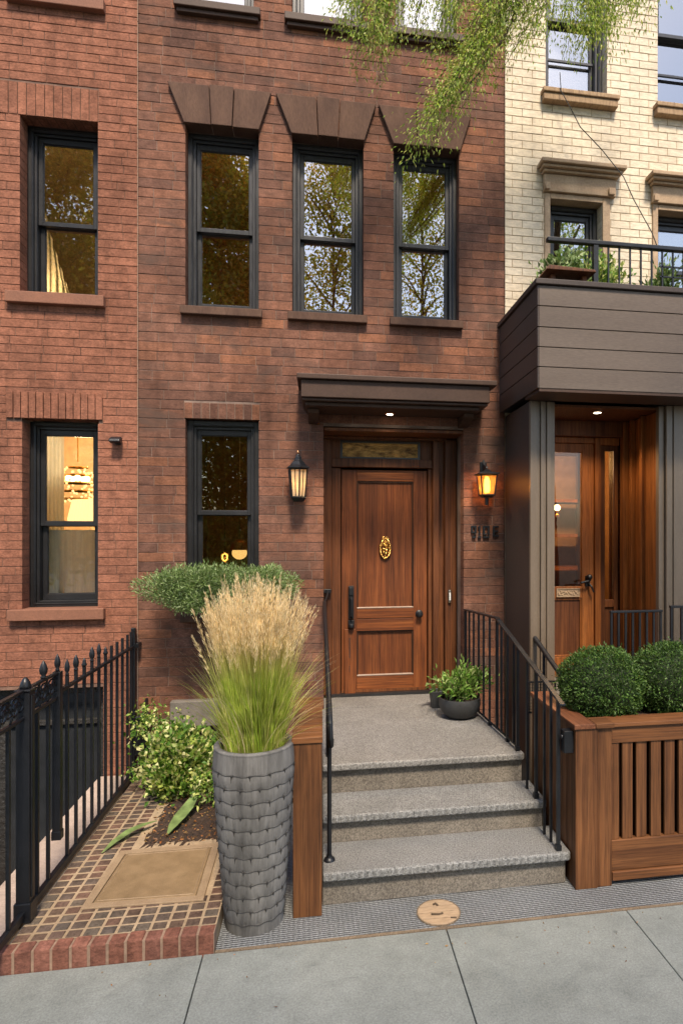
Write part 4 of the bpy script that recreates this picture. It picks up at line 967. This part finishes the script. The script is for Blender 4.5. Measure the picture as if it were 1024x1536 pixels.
for cy in (-1.70,-1.80,-1.90,-2.13,-2.25,-2.37,-2.49,-2.61,-2.73,-2.85,-2.97,-3.09):
    q = MB(); q.tube(scroll((cy,1.222), .058, 1.6, 1), .006, 5); q.tube(scroll((cy+.05,1.222), .05, 1.4, -1), .005, 5)
    q.tube([(XF,cy-.05,1.162),(XF,cy,1.222),(XF,cy+.05,1.283)], .006, 5); q.build('scroll', M['iron'], fe, smooth=True)
q = MB(); q.box(XF-.02, XF+.04, -.10, -.008, 1.165, 1.2); q.build('wall_bracket', M['iron'], fe, bevel=.004)
mt = thing('gas_meter', (-1.44,-.16,.1), 'black utility box low on the wall at the inner end of the iron fence', 'meter')
q = MB(); q.box(-1.475, -1.37, -.16, -.03, .30, .62); q.build('body', M['iron'], mt, bevel=.012, seg=3)
q = MB(); q.tube([(-1.42,-.09,.1),(-1.42,-.09,.30)], .014, 8); q.build('pipe', M['iron'], mt, smooth='edge')
q = MB(); q.tube([(-1.42,-.09,.62),(-1.42,-.09,.70),(-1.42,-.004,.72)], .012, 8); q.build('pipe', M['iron'], mt, smooth='edge')
q = MB(); q.lathe([(0,0),(.03,0),(.03,.01),(0,.012)], (0,0,0), 16); q.v = [(-1.422+v[0], -.161-v[2], .52+v[1]) for v in q.v]; q.build('dial', M['chrome'], mt)

# ================================================================== GROUND
def struct(name, mb, m, bevel=0, **k): return tag(mb.build(name, m, None, bevel, **k), kind='structure')
g = MB()
def sheet(x0, x1, y0, y1, z): g.add([(x0,y0,z),(x1,y0,z),(x1,y1,z),(x0,y1,z)], [(0,1,2,3)])
sheet(-400, 400, -400, -2.3, -.17); sheet(-400, -3.9, -2.3, 400, -.17); sheet(-1.5, 400, -2.3, 400, -.171); sheet(-3.9,-1.5,.32,400,-.17)
struct('ground', g, M['ground'])
g = MB(); sheet(-200, 200, -11.2, -5.42, -.155); struct('road', g, M['asphalt'])
sw = MB(); jx = [-6.0,-4.7,-3.1,-1.83,-.575,.66,1.68,2.8,3.9,5.0,6.2]
for a, b in zip(jx, jx[1:]):
    for y0, y1 in ((-3.78,-2.285),(-5.24,-3.786)): sw.box(a+.0024, b-.0024, y0, y1, -.16, 0)
struct('sidewalk', sw, M['sidewalk'], .005)
sm = MB(); sm.slab([(-.52,-2.284),(6.2,-2.284),(6.2,-2.270),(-.52,-2.264)], -.16, .002); struct('sidewalk_seam', sm, M['seam'])
kb = MB(); kb.box(-200, 200, -5.41, -5.25, -.16, 0); struct('kerb', kb, M['grey_stone'], .01)
fs = MB(); fs.box(-60, 60, -14.6, -11.3, -.16, 0); struct('far_sidewalk', fs, M['sidewalk'])
fl = MB(); fl.box(-.52, 6.2, -2.263, -.005, -.165, 0); struct('ribbed_paving', fl, M['mat_strip'])
# brick paved platform
pf = MB(); pf.box(-1.495, -.523, -2.21, -.004, -.16, .0965); pf.box(-1.78, -1.496, -2.21, -.3, -.16, .06); struct('paving_bed', pf, M['paver_joint'])
r = random.Random(5); pv = MB(); nx = 12; pw = (1.495-.523)/nx; ph_ = .0705
for i in range(nx):
    for j in range(31):
        x0 = -1.495+i*pw; y0 = -2.205+j*ph_
        x1 = x0+pw; y1 = y0+ph_
        if x1 > -1.15 and y1 > -1.36: continue
        if x0 > -1.27 and x1 < -.60 and y0 > -1.99 and y1 < -1.3: continue
        e = .0075; h = .1+r.uniform(-.002,.002)
        pv.add([(x0+e,y0+e,.08),(x1-e,y0+e,.08),(x1-e,y1-e,.08),(x0+e,y1-e,.08),(x0+e,y0+e,h-.003),(x1-e,y0+e,h-.003),(x1-e,y1-e,h-.003),(x0+e,y1-e,h-.003),(x0+e+.004,y0+e+.004,h),(x1-e-.004,y0+e+.004,h+r.uniform(-.001,.001)),(x1-e-.004,y1-e-.004,h),(x0+e+.004,y1-e-.004,h)],
               [(8,9,10,11)]+[(k,(k+1)%4,4+(k+1)%4,4+k) for k in range(4)]+[(4+k,4+(k+1)%4,8+(k+1)%4,8+k) for k in range(4)])
struct('brick_paving', pv, M['paver'], recalc=False)
eb = MB(); n = 25; w = 2.1/n
for i in range(n):
    x0 = -2.62+i*w; eb.box(x0+.005, x0+w-.005, -2.284+r.uniform(-.003,.003), -2.205, -.10, .102+r.uniform(-.003,.003))
struct('brick_edging', eb, M['edge_brick'], .008)
ej = MB(); ej.box(-2.62, -.523, -2.279, -2.207, -.16, .0965); struct('edging_joint', ej, M['edge_joint'])
cp = MB(); cp.box(-1.79, -1.53, -2.2, -.005, -.16, .10); struct('areaway_kerb', cp, M['coping'], .006)
aw = MB(); aw.box(-3.9, -1.792, -2.205, -.0, -1.3, -1.1); aw.box(-1.80, -1.7905, -2.2, -.005, -1.1, .085); aw.box(-3.9,-1.8,-2.206,-2.19,-1.1,.09); struct('areaway', aw, M['shade_black'])  # pit faces coloured near black to hold the areaway's shade
# planting bed
n = 36; V = []; F = []
rg = np.random.default_rng(2)
for j in range(n+1):
    for i in range(n+1):
        x = -1.145+.62*i/n; y = -1.35+1.34*j/n; e = min(i, j, n-i, n-j)/6
        V.append((x, y, .085+.035*min(1,e)+rg.uniform(-.008,.01)))
F = [(j*(n+1)+i, j*(n+1)+i+1, (j+1)*(n+1)+i+1, (j+1)*(n+1)+i) for j in range(n) for i in range(n)]
m_ = MB(); m_.add(V, F); struct('planting_bed', m_, M['soil'], recalc=False)
rg = np.random.default_rng(12); n = 700
P = np.stack([rg.uniform(-1.14,-.53,n), rg.uniform(-1.34,-.1,n), rg.uniform(.118,.135,n)],1); D = rg.normal(size=(n,3))*np.array([1,1,.25])
V, F = leaves_vf(P, D, rg.uniform(.012,.035,n), rg.uniform(.006,.014,n), rg, .15)
tag(npmesh('leaf_litter', V, F, M['fallen']), 'brown leaf litter and bark chips on the planting bed', 'leaf litter', kind='stuff')
rg = np.random.default_rng(41); n = 46
P = np.stack([rg.uniform(-1.2,1.9,n), -2.30-np.abs(rg.normal(size=n))*.22, np.full(n,.006)],1); V, F = leaves_vf(P, rg.normal(size=(n,3))*np.array([1,1,.08]), rg.uniform(.006,.022,n), rg.uniform(.004,.010,n), rg, .12)
tag(npmesh('fallen_leaves', V, F, M['fallen']), 'scattered dry leaf bits on the pavement near the ribbed strip', 'leaf litter', kind='stuff')
hc = thing('hatch_cover', (-.98,-1.65,.1), 'tan metal hatch cover set in the brick paving before the planting bed', 'hatch')
def quadring(o, i_, z0, z1, name, m):
    q = MB(); n = 4
    V = [(x,y,z0) for x,y in o]+[(x,y,z1) for x,y in o]+[(x,y,z1) for x,y in i_]+[(x,y,z0) for x,y in i_]
    q.add(V, [(k,(k+1)%4,4+(k+1)%4,4+k) for k in range(4)]+[(4+k,4+(k+1)%4,8+(k+1)%4,8+k) for k in range(4)]+[(8+k,8+(k+1)%4,12+(k+1)%4,12+k) for k in range(4)])
    return q.build(name, m, hc, bevel=.002, seg=1)
O = [(-1.255,-1.965),(-.625,-1.985),(-.635,-1.345),(-1.235,-1.345)]; c_ = (-.94,-1.66)
sh = lambda k: [(c_[0]+(x-c_[0])*k, c_[1]+(y-c_[1])*k) for x, y in O]
quadring(O, sh(.86), .09, .108, 'frame', M['hatch_frame'])
q = MB(); q.slab(sh(.845), .09, .106); pltx = q.build('plate', M['hatch'], hc, bevel=.002, seg=1)
quadring(sh(.80), sh(.785), .1055, .1085, 'plate_rim', M['hatch_frame'])
# big leaves and shrub
def strap(name, pts, w, label, parent=None):
    rgn = len(pts); V = []; F = []
    for i, p in enumerate(pts):
        t = (Vector(pts[min(i+1,rgn-1)])-Vector(pts[max(i-1,0)])).normalized(); s_ = t.cross(Vector((0,0,1))).normalized()
        k = w*math.sin(math.pi*min(.98,max(.04,i/(rgn-1))))**.8
        V += [tuple(Vector(p)-s_*k+Vector((0,0,.25*k))), tuple(p), tuple(Vector(p)+s_*k+Vector((0,0,.25*k)))]
    for i in range(rgn-1): F += [(3*i,3*i+3,3*i+4,3*i+1),(3*i+1,3*i+4,3*i+5,3*i+2)]
    q = MB(); q.add(V, F); return q.build(name, M['bigleaf'], parent, smooth=True, recalc=False)
es = leafy('leafy_shrub', (-1.06,-.50,.37), (.30,.26,.26), 4800, .056, .036, 'varieg', 'low bushy shrub with yellow and green leaves in the planting bed', 'shrub', 34, 9, up=.5, base=(-1.04,-.5,.10), droop=.25)
rg = np.random.default_rng(77); n = 900   # outlying sprays along the fence and the front
P = np.concatenate([np.array([-1.36,-.25,.62])+rg.normal(size=(260,3))*np.array([.06,.06,.07]), np.array([-.86,-.85,.30])+rg.normal(size=(170,3))*np.array([.03,.03,.08]), np.array([-.74,-.82,.27])+rg.normal(size=(200,3))*np.array([.035,.03,.045]), np.array([-1.38,-.4,.25])+rg.normal(size=(110,3))*np.array([.05,.04,.03]), np.array([-1.2,-.35,.56])+rg.normal(size=(300,3))*np.array([.12,.08,.06])])
V, F = leaves_vf(P, rg.normal(size=P.shape)+np.array([0,-.3,.3]), .038*rg.uniform(.6,1.2,len(P)), .021, rg, droop=.3); npmesh('foliage', V, F, M['varieg'], es)
strap('broad_leaf', [(-.87,-.80,.24),(-.885,-.88,.215),(-.91,-.97,.185),(-.94,-1.06,.165),(-.965,-1.15,.15),(-.985,-1.22,.13)], .045, '', es)
strap('broad_leaf', [(-1.10,-1.0,.13),(-1.17,-1.08,.14),(-1.24,-1.14,.13),(-1.30,-1.25,.12),(-1.34,-1.36,.108)], .03, '', es)

# ================================================================== CLOUD SHRUB under the window
cs = thing('cloud_shrub', (-.80,-.33,.1), 'grey green spreading shrub clipped flat under the ground floor window', 'shrub')
q = MB(); q.tube([(-.72,-.30,.1),(-.70,-.32,.6),(-.74,-.30,1.1),(-.82,-.32,1.5)], [.03,.026,.022,.012], 8)
lobes = [(-1.22,-.33,1.68,.17,.085),(-1.06,-.36,1.72,.19,.10),(-.88,-.34,1.73,.19,.10),(-.68,-.33,1.72,.19,.10),(-.50,-.33,1.71,.18,.09),(-.34,-.32,1.69,.15,.075),(-1.0,-.40,1.60,.15,.075),(-.90,-.42,1.56,.12,.07),(-1.12,-.34,1.62,.14,.07),(-.6,-.36,1.62,.2,.07),(-1.02,-.40,1.54,.09,.05)]
rg = np.random.default_rng(15)
for k in range(16):
    lobes.append((rg.uniform(-1.30,-.28), -.33+rg.normal()*.05, 1.70+rg.normal()*.05, rg.uniform(.05,.10), rg.uniform(.035,.06)))
P = []; D = []
for x, y, z, a, b in lobes:
    q.tube([(-.78,-.31,1.35),(x*.6-.8*.4,y,z-.10),(x,y,z)], [.012,.007,.003], 6)
    n = int(1750*a/.17); d = unit(rg.normal(size=(n,3))); rad = np.clip(1-rg.normal(size=n)*.26, .1, 1.35)
    P.append(np.array([x,y,z])+d*rad[:,None]*np.array([a,.16,b])); D.append(d+np.array([0,0,.5])+rg.normal(size=(n,3))*.55)
q.build('branch', M['twig'], cs, smooth=True)
P = np.concatenate(P); D = np.concatenate(D); P[:,1] = np.minimum(P[:,1], -.02)
V, F = leaves_vf(P, D, rg.uniform(.018,.038,len(P)), rg.uniform(.005,.010,len(P)), rg, .2); npmesh('foliage', V, F, M['juniper'], cs)

# ================================================================== TALL PLANTER AND GRASS
VX, VY = -.352, -2.03
tp = thing('tall_planter', (VX,VY,0), 'tall charcoal planter with a tufted basket pattern beside the wooden cheek box', 'planter')
H = .955
def vr(z):
    t = z/H
    return .153+.062*min(1,(t/.86))**1.0 - (.006*((t-.86)/.14)**2 if t > .86 else 0)
nth, nz = 168, 150; V = []; F = []
rows = 11; nb = 14
for j in range(nz+1):
    z = H*j/nz; rowf = (z-.06)/((H-.10-.06)/rows) if .06 < z < H-.10 else None
    for i in range(nth):
        a = 2*math.pi*i/nth; rr2 = vr(z)
        if rowf is not None:
            kf = round(rowf); near = abs(rowf-kf); fr_ = rowf-math.floor(rowf)
            u = (i/nth*nb - .5*(kf % 2)) % 1; u = min(u, 1-u)                       # pinch at the knot on the nearest cord
            uv = (i/nth*nb - .5*(math.floor(rowf) % 2)) % 1; uv = min(uv, 1-uv)       # soft seam running down from the cord above
            rr2 += .0036*math.sin(math.pi*fr_)**.4 - .0045*math.exp(-(u/.10)**2)*math.exp(-near*5) - .0009*math.exp(-(uv/.04)**2) - .001
        elif z >= H-.10: rr2 += .002
        V.append((VX+rr2*math.cos(a), VY+rr2*math.sin(a), z))
for k_, (rad, z) in enumerate(((vr(H)+.004,H+.004),(vr(H)-.004,H+.012),(vr(H)-.028,H+.010),(vr(H)-.034,H-.005),(vr(H)-.036,H-.06),(0.001,H-.062))):
    for i in range(nth): a = 2*math.pi*i/nth; V.append((VX+rad*math.cos(a), VY+rad*math.sin(a), z))
for j in range(nz+6):
    for i in range(nth): F.append((j*nth+i, j*nth+(i+1)%nth, (j+1)*nth+(i+1)%nth, (j+1)*nth+i))
npmesh('pot', V, F, M['vase'], tp, True)
q = MB(); r = random.Random(8); dz = (H-.16)/rows
for k in range(rows+1):
    z = .06+dz*k; pts = [(VX+(vr(z)+.0012)*math.cos(2*math.pi*i/60), VY+(vr(z)+.0012)*math.sin(2*math.pi*i/60), z+.004*math.sin(i*1.3+k)) for i in range(61)]
    q.tube(pts, .0021, 4, False)
    for i in range(nb):
        a = 2*math.pi*(i+.5*(k%2)+r.uniform(-.05,.05))/nb
        p = (VX+(vr(z)+.003)*math.cos(a), VY+(vr(z)+.003)*math.sin(a), z)
        if 0 < k and k <= rows: q.sphere(p, .0055, 6, 4, (1,1,1.2))
        L = r.uniform(.010, .034)
        if k <= rows and k > 0: q.tube([(p[0],p[1],z-.004),(VX+(vr(z-L)+.0035)*math.cos(a+.02*r.uniform(-1,1)), VY+(vr(z-L)+.0035)*math.sin(a), z-L)], [.0026,.0006], 4)
q.build('cord', M['cord'], tp)
q = MB(); q.lathe([(0,0),(vr(H)-.037,0),(vr(H)-.037,.012),(0,.03)], (VX,VY,H-.058), 40); q.build('soil', M['soil'], tp)

og = thing('ornamental_grass', (VX,VY,H-.04), 'tall feather reed grass with tan plumes growing in the charcoal planter', 'grass')
rg = np.random.default_rng(21)
def blades(n, r0, hlo, hhi, spread, width, mat, name, bend=.25, seg=6):
    a = rg.uniform(0, 2*np.pi, n); q = np.sqrt(rg.uniform(0,1,n))*r0
    b = np.stack([VX+q*np.cos(a), VY+q*np.sin(a), np.full(n, H-.04)], 1)
    h = rg.uniform(hlo, hhi, n); a2 = a+rg.normal(size=n)*.5; out = np.minimum(np.abs(rg.normal(size=n))*spread*(.35+q/r0), .36)
    V = []; t = np.linspace(0, 1, seg+1)
    wd = np.stack([-np.sin(a2+1.2), np.cos(a2+1.2), np.zeros(n)], 1)
    cur = []
    for k in t:
        p = b + np.stack([np.cos(a2)*out*k**1.7, np.sin(a2)*out*k**1.7, h*(k - bend*out*k**3)], 1)
        w = width*(1-k**2*.9)
        cur.append(np.stack([p-wd*w, p+wd*w], 1))
    V = np.stack(cur, 1).reshape(-1,3); per = 2*(seg+1)
    base = np.arange(n)[:,None,None]*per; j = np.arange(seg)[None,:,None]*2
    F = (base+j+np.array([0,1,3,2])[None,None,:]).reshape(-1,4)
    npmesh(name, V, F, M[mat], og)
    return b, a2, out, h
blades(2000, .155, .35, .72, .075, .0019, 'grass', 'blades')
blades(420, .165, .25, .62, .15, .0018, 'grass', 'blades', .5)
blades(170, .165, .22, .75, .40, .0012, 'dry', 'dry_blades', .6, 8)
# plumes: stalk plus feathery head
n = 270; a = rg.uniform(0, 2*np.pi, n); q_ = np.sqrt(rg.uniform(0,1,n))*.15
b = np.stack([VX+q_*np.cos(a), VY+q_*np.sin(a), np.full(n, H)],1)
rad = q_/.15; leanx = np.cos(a)*rad*.145+rg.normal(size=n)*.03+.004; leany = np.sin(a)*rad*.10+rg.normal(size=n)*.03
hh = .90-.13*rad**2+rg.normal(size=n)*.055-.05*np.abs(rg.normal(size=n)); hh = np.minimum(hh,.93)
def stalk(k): return b+np.stack([leanx*k**1.6, leany*k**1.6, hh*k-.03*rad*k**3],1)
seg = 7; ts = np.linspace(0,1,seg+1); cur = []
wd = np.stack([np.cos(a*3),np.sin(a*3),np.zeros(n)],1)
for k in ts: p = stalk(k); cur.append(np.stack([p-wd*.0011,p+wd*.0011],1))
V = np.stack(cur,1).reshape(-1,3); base = np.arange(n)[:,None,None]*2*(seg+1); j = np.arange(seg)[None,:,None]*2
npmesh('stalks', V, (base+j+np.array([0,1,3,2])[None,None,:]).reshape(-1,4), M['grass'], og)
P = []; D = []; L = []
for i in range(84):
    k = rg.uniform(.63,1.0,n); p = stalk(k); dirv = stalk(np.minimum(k+.05,1.05))-stalk(k-.0)
    fat = np.sin(np.pi*np.clip((k-.57)/.47,0,1))**.7
    o = rg.normal(size=(n,3))*.0042*fat[:,None]; P.append(p+o); D.append(unit(dirv)*1.0+unit(o+1e-6)*.24+rg.normal(size=(n,3))*.06); L.append(.028*(.5+.5*fat)*rg.uniform(.7,1.3,n))
P = np.concatenate(P); D = np.concatenate(D); L = np.concatenate(L)
V, F = leaves_vf(P, D, L, L*.085, rg, .2); npmesh('plumes', V, F, M['plume'], og)

# ================================================================== BOWL PLANTER
bp = thing('bowl_planter', (1.144,-.43,.573), 'round dark grey bowl planter on the landing by the railing', 'planter')
prof = [(0,0),(.085,0),(.12,.015),(.155,.055),(.172,.10),(.174,.14),(.168,.165),(.160,.167),(.155,.15),(.15,.12),(0,.115)]
q = MB(); q.lathe(prof, (1.144,-.43,.5735), 48); q.build('bowl', M['bowl'], bp, smooth='edge')
q = MB(); q.lathe([(0,0),(.15,0),(.15,.012),(0,.03)], (1.144,-.43,.70), 32); q.build('soil', M['soil'], bp)
leafy('leafy_plant', (1.145,-.43,.86), (.21,.17,.13), 1300, .062, .019, 'herb', 'bright green leafy plant growing in the dark bowl planter', 'plant', 26, 44, up=.35, base=(1.144,-.43,.71), droop=.15)
sp2 = thing('square_pot', (1.02,-.10,.573), 'small square grey pot behind the bowl planter', 'pot')
q = MB(); a_, b_ = .055, .068; z0, z1 = .5735, .72; cx, cy = 1.02, -.10
q.add([(cx-a_,cy-a_,z0),(cx+a_,cy-a_,z0),(cx+a_,cy+a_,z0),(cx-a_,cy+a_,z0),(cx-b_,cy-b_,z1),(cx+b_,cy-b_,z1),(cx+b_,cy+b_,z1),(cx-b_,cy+b_,z1),(cx-b_+.012,cy-b_+.012,z1),(cx+b_-.012,cy-b_+.012,z1),(cx+b_-.012,cy+b_-.012,z1),(cx-b_+.012,cy+b_-.012,z1),(cx-b_+.014,cy-b_+.014,z1-.03),(cx+b_-.014,cy-b_+.014,z1-.03),(cx+b_-.014,cy+b_-.014,z1-.03),(cx-b_+.014,cy+b_-.014,z1-.03)],
      [(3,2,1,0),(12,13,14,15)]+[(4*i+k,4*i+(k+1)%4,4*i+4+(k+1)%4,4*i+4+k) for i in range(3) for k in range(4)])
q.build('pot', M['bowl'], sp2, bevel=.003)
strap('leaf', [(1.0,-.10,.69),(.97,-.13,.77),(.93,-.18,.80),(.89,-.23,.79)], .03, '', sp2)
strap('leaf', [(1.02,-.10,.69),(1.04,-.14,.78),(1.06,-.19,.81)], .025, '', sp2)

# drain cover
dr = thing('drain_cover', (.645,-2.14,0), 'round tan utility cover set in the ribbed paving before the steps', 'cover')
q = MB(); n = 40; rad = .115
for k in range(4):   # four plank-like segments clipped to a disc
    y0, y1 = -rad+rad*.5*k+.003, -rad+rad*.5*(k+1)-.003; pts = []
    for y_ in np.linspace(y0, y1, 8): pts.append((.645+math.sqrt(max(1e-6, rad**2-y_**2)), -2.14+y_))
    for y_ in np.linspace(y1, y0, 8): pts.append((.645-math.sqrt(max(1e-6, rad**2-y_**2)), -2.14+y_))
    q.slab(pts, .001, .008)
q.build('plate', M['drain'], dr, bevel=.001, seg=1)
q = MB(); q.tube([(.625,-2.075,.010),(.64,-2.07,.014),(.65,-2.085,.010)], .006, 6); q.build('lifting_eye', M['twig'], dr, smooth=True); q = MB(); q.tube([(.60,-2.16,.0095),(.64,-2.168,.011),(.665,-2.16,.0095)], .006, 6); q.tube([(.70,-2.205,.009),(.73,-2.215,.011)], .004, 6); q.build('lifting_lug', M['twig'], dr, smooth=True)
q = MB(); q.lathe([(.1165,.0005),(.1165,.0075),(.122,.0075),(.122,.0005)], (.645,-2.14,0), 48); q.build('rim', M['seam'], dr, smooth='edge')

# ================================================================== STREET TREE (overhanging)
tr_ = thing('street_tree', (3.9,-4.6,0), 'street tree whose feathery green branches hang into the top of the photo', 'tree')
q = MB(); q.tube([(3.9,-4.6,-.02),(3.88,-4.58,1.2),(3.82,-4.5,2.6),(3.65,-4.3,4.0),(3.4,-4.0,5.2)], [.17,.14,.12,.10,.08], 12); q.build('trunk', M['bark'], tr_, smooth=True)
lb = MB()
lb.tube([(3.65,-4.3,4.0),(3.5,-3.3,5.5),(3.1,-2.0,6.8),(2.4,-1.1,7.1),(1.5,-.92,7.05),(.9,-.92,6.9),(.3,-.9,6.6)], [.07,.055,.04,.028,.018,.012,.006], 8)
lb.tube([(3.4,-4.0,5.2),(3.2,-4.1,6.0),(3.0,-4.2,6.8)], [.07,.045,.02], 8)
lb.tube([(3.4,-4.0,5.2),(3.9,-4.3,6.4),(4.4,-4.4,7.4)], [.07,.045,.02], 8)
stems = []; rg = np.random.default_rng(33)
def hang(x0, z0, x1, z1, n, w, leaves, y=-.92, dens=1, lw=.026, curve=.1):
    for _ in range(n):
        o = rg.normal()*w; p0 = np.array([x0+o*.7, y+rg.normal()*.08, z0]); f_ = rg.uniform(.72,1.0)
        p1 = np.array([x0+(x1-x0)*f_+o, y+rg.normal()*.10-.02, z0+(z1-z0)*f_])
        m_ = (p0+p1)/2+np.array([curve*(x0-x1)*.3+rg.normal()*.02, 0, .06])
        stems.append((p0, m_, p1, leaves))
hang(0.58, 6.46, 0.28, 5.59, 11, 0.139, 150); hang(0.30, 6.32, 0.17, 5.73, 5, 0.069, 110)
hang(0.50, 6.46, 0.42, 5.51, 6, 0.083, 130)
hang(1.66, 6.53, 0.65, 4.87, 16, 0.076, 210); hang(1.41, 6.46, 0.97, 5.31, 8, 0.083, 150); hang(1.11, 6.46, 0.83, 5.59, 7, 0.083, 130); hang(1.80, 6.46, 1.19, 5.56, 7, 0.083, 130)
hang(0.86, 6.46, 0.72, 5.84, 5, 0.097, 110)
hang(2.01, 6.74, 1.91, 5.84, 12, 0.139, 190); hang(2.24, 6.74, 2.15, 5.92, 8, 0.111, 170); hang(2.52, 6.74, 2.41, 6.12, 6, 0.083, 140); hang(1.69, 6.60, 1.52, 5.76, 5, 0.083, 120)
hang(2.70, 7.01, 2.80, 6.46, 3, 0.069, 90)
P = []; D = []
for p0, m_, p1, nl in stems:
    nl = int(nl*1.75)
    lb.tube([tuple(p0), tuple(m_), tuple(p1)], [.004,.003,.0012], 4)
    t = rg.uniform(.05,1.02,nl)[:,None]; c = (1-t)**2*p0+2*t*(1-t)*m_+t**2*p1; tan = 2*(1-t)*(m_-p0)+2*t*(p1-m_)
    off = rg.normal(size=(nl,3))*(.024+.07*rg.uniform(0,1,(nl,1))**2); P.append(c+off); D.append(unit(tan)*.75+unit(off)*.7+np.array([0,0,-.25])+rg.normal(size=(nl,3))*.3)
lb.tube([(1.75,-.92,7.0),(1.517,-.92,6.2),(1.385,-.92,5.88),(1.19,-.92,5.59),(1.05,-.92,5.42),(.956,-.92,5.33)], [.011,.009,.008,.007,.006,.004], 6)
lb.tube([(1.32,-.92,6.7),(1.29,-.90,6.18),(1.22,-.90,5.98),(1.13,-.90,5.84)], [.005,.004,.003,.002], 5)
lb.build('limbs', M['bark'], tr_, smooth=True)
P = np.concatenate(P); D = np.concatenate(D)
V, F = leaves_vf(P, D, rg.uniform(.017,.040,len(P)), rg.uniform(.007,.013,len(P)), rg, .25, .2); npmesh('foliage', V, F, M['willow'], tr_)
# the part of the crown above the frame
P = []
for c0, rr3, n in (((4.2,-4.4,7.6),(1.2,1.0,.8),3600),((3.2,-4.2,6.6),(.8,.8,.5),2000)):
    d = unit(rg.normal(size=(n,3)))*(rg.uniform(0,1,n)**.4)[:,None]; P.append(np.array(c0)+d*np.array(rr3))
P = np.concatenate(P); V, F = leaves_vf(P, rg.normal(size=P.shape)+np.array([0,0,-.4]), rg.uniform(.05,.09,len(P)), rg.uniform(.02,.03,len(P)), rg, .25, .2); npmesh('foliage', V, F, M['willow'], tr_)

# ================================================================== ACROSS THE STREET (seen in the window reflections)
def far_tree(x, y, h, rad, n, seed, label, z0=3.0, ls=.16):
    t = thing('far_tree', (x,y,0), label, 'tree', 'trees across the street'); rg = np.random.default_rng(seed)
    q = MB(); q.tube([(x,y,0),(x+.05,y,2),(x-.05,y,h*.5),(x,y,h*.8)], [.09,.07,.045,.02], 10)
    P = []
    for k in range(60):
        a = rg.uniform(0,2*np.pi); zz = z0+(h-z0)*(k+rg.uniform(0,1))/60; rr4 = rad*rg.uniform(.35,1.0)*(1 if zz < h*.85 else .7)
        e = np.array([x+rr4*np.cos(a), y+rr4*np.sin(a), zz]); s_ = np.array([x,y,max(1.8,zz-rr4*.9)])
        q.tube([tuple(s_), tuple((s_+e)/2+np.array([0,0,.15])), tuple(e)], [.035,.022,.008], 6)
        m = n//60; P.append(s_+(e-s_)*rg.uniform(.3,1.08,(m,1))+rg.normal(size=(m,3))*np.array([.5,.5,.36]))
    q.build('trunk', M['bark'], t, smooth=True); P = np.concatenate(P)
    V, F = leaves_vf(P, rg.normal(size=P.shape), ls*rg.uniform(.6,1.2,len(P)), ls*.55, rg, .2); npmesh('crown', V, F, M['tree_leaf'], t)
far_tree(-2.7,-12.4,13.6,2.0,62000,51,'dense dark tree across the street reflected in the brown house windows', 1.0, .15)
far_tree(-6.9,-12.4,13.4,2.2,44000,52,'golden tree across the street reflected in the red house window', 1.0, .15)
far_tree(.4,-12.6,13.6,1.7,21000,54,'half open tree across the street reflected in the middle window of the brown house', 1.0, .12)
far_tree(3.0,-12.6,13.6,1.7,14000,53,'thin airy tree across the street reflected in the window beside the cream house', 2.5, .11)

# ================================================================== LIGHT, SKY, CAMERA
EL, AZ = R(55), R(5)
sd_ = Vector((math.sin(AZ)*math.cos(EL), -math.cos(AZ)*math.cos(EL), math.sin(EL)))
sun = bpy.data.lights.new('sun', 'SUN'); sun.energy = 3.2; sun.angle = R(9); sun.color = (1,.85,.67)
so = bpy.data.objects.new('sun', sun); COL.objects.link(so); so.rotation_euler = (-sd_).to_track_quat('-Z','Y').to_euler(); so.location = (6,-12,12)
W = bpy.data.worlds.new('World'); S.world = W; W.use_nodes = True; nt = W.node_tree
sk = nt.nodes.new('ShaderNodeTexSky'); sk.sky_type = 'NISHITA'; sk.sun_disc = False; sk.sun_elevation = EL; sk.sun_rotation = math.pi-AZ
sk.dust_density = 1.5; sk.air_density = 1.0; sk.ozone_density = 1.0
bg = nt.nodes['Background']; nt.links.new(sk.outputs[0], bg.inputs[0]); bg.inputs[1].default_value = .15

cam = bpy.data.cameras.new('camera'); co = bpy.data.objects.new('camera', cam); COL.objects.link(co); S.camera = co
th = math.atan(158/950); co.location = (0,-5.58,2.1); co.rotation_euler = (R(90), 0, -th)
cam.sensor_fit = 'HORIZONTAL'; cam.sensor_width = 36; cam.lens = 36*950/1024; cam.shift_x = -126/1024; cam.shift_y = 32/1024
cam.clip_start = .05; cam.clip_end = 2000
S.view_settings.view_transform = 'Standard'; S.view_settings.look = 'None'; S.view_settings.gamma = 1; S.view_settings.exposure = 1.02
S.cycles.max_bounces = 10; S.cycles.transparent_max_bounces = 16; S.cycles.use_denoising = True
try: S.cycles.denoiser = 'OPENIMAGEDENOISE'
except Exception: pass
S.cycles.sample_clamp_indirect = 6
S.cycles.caustics_reflective = False; S.cycles.caustics_refractive = False
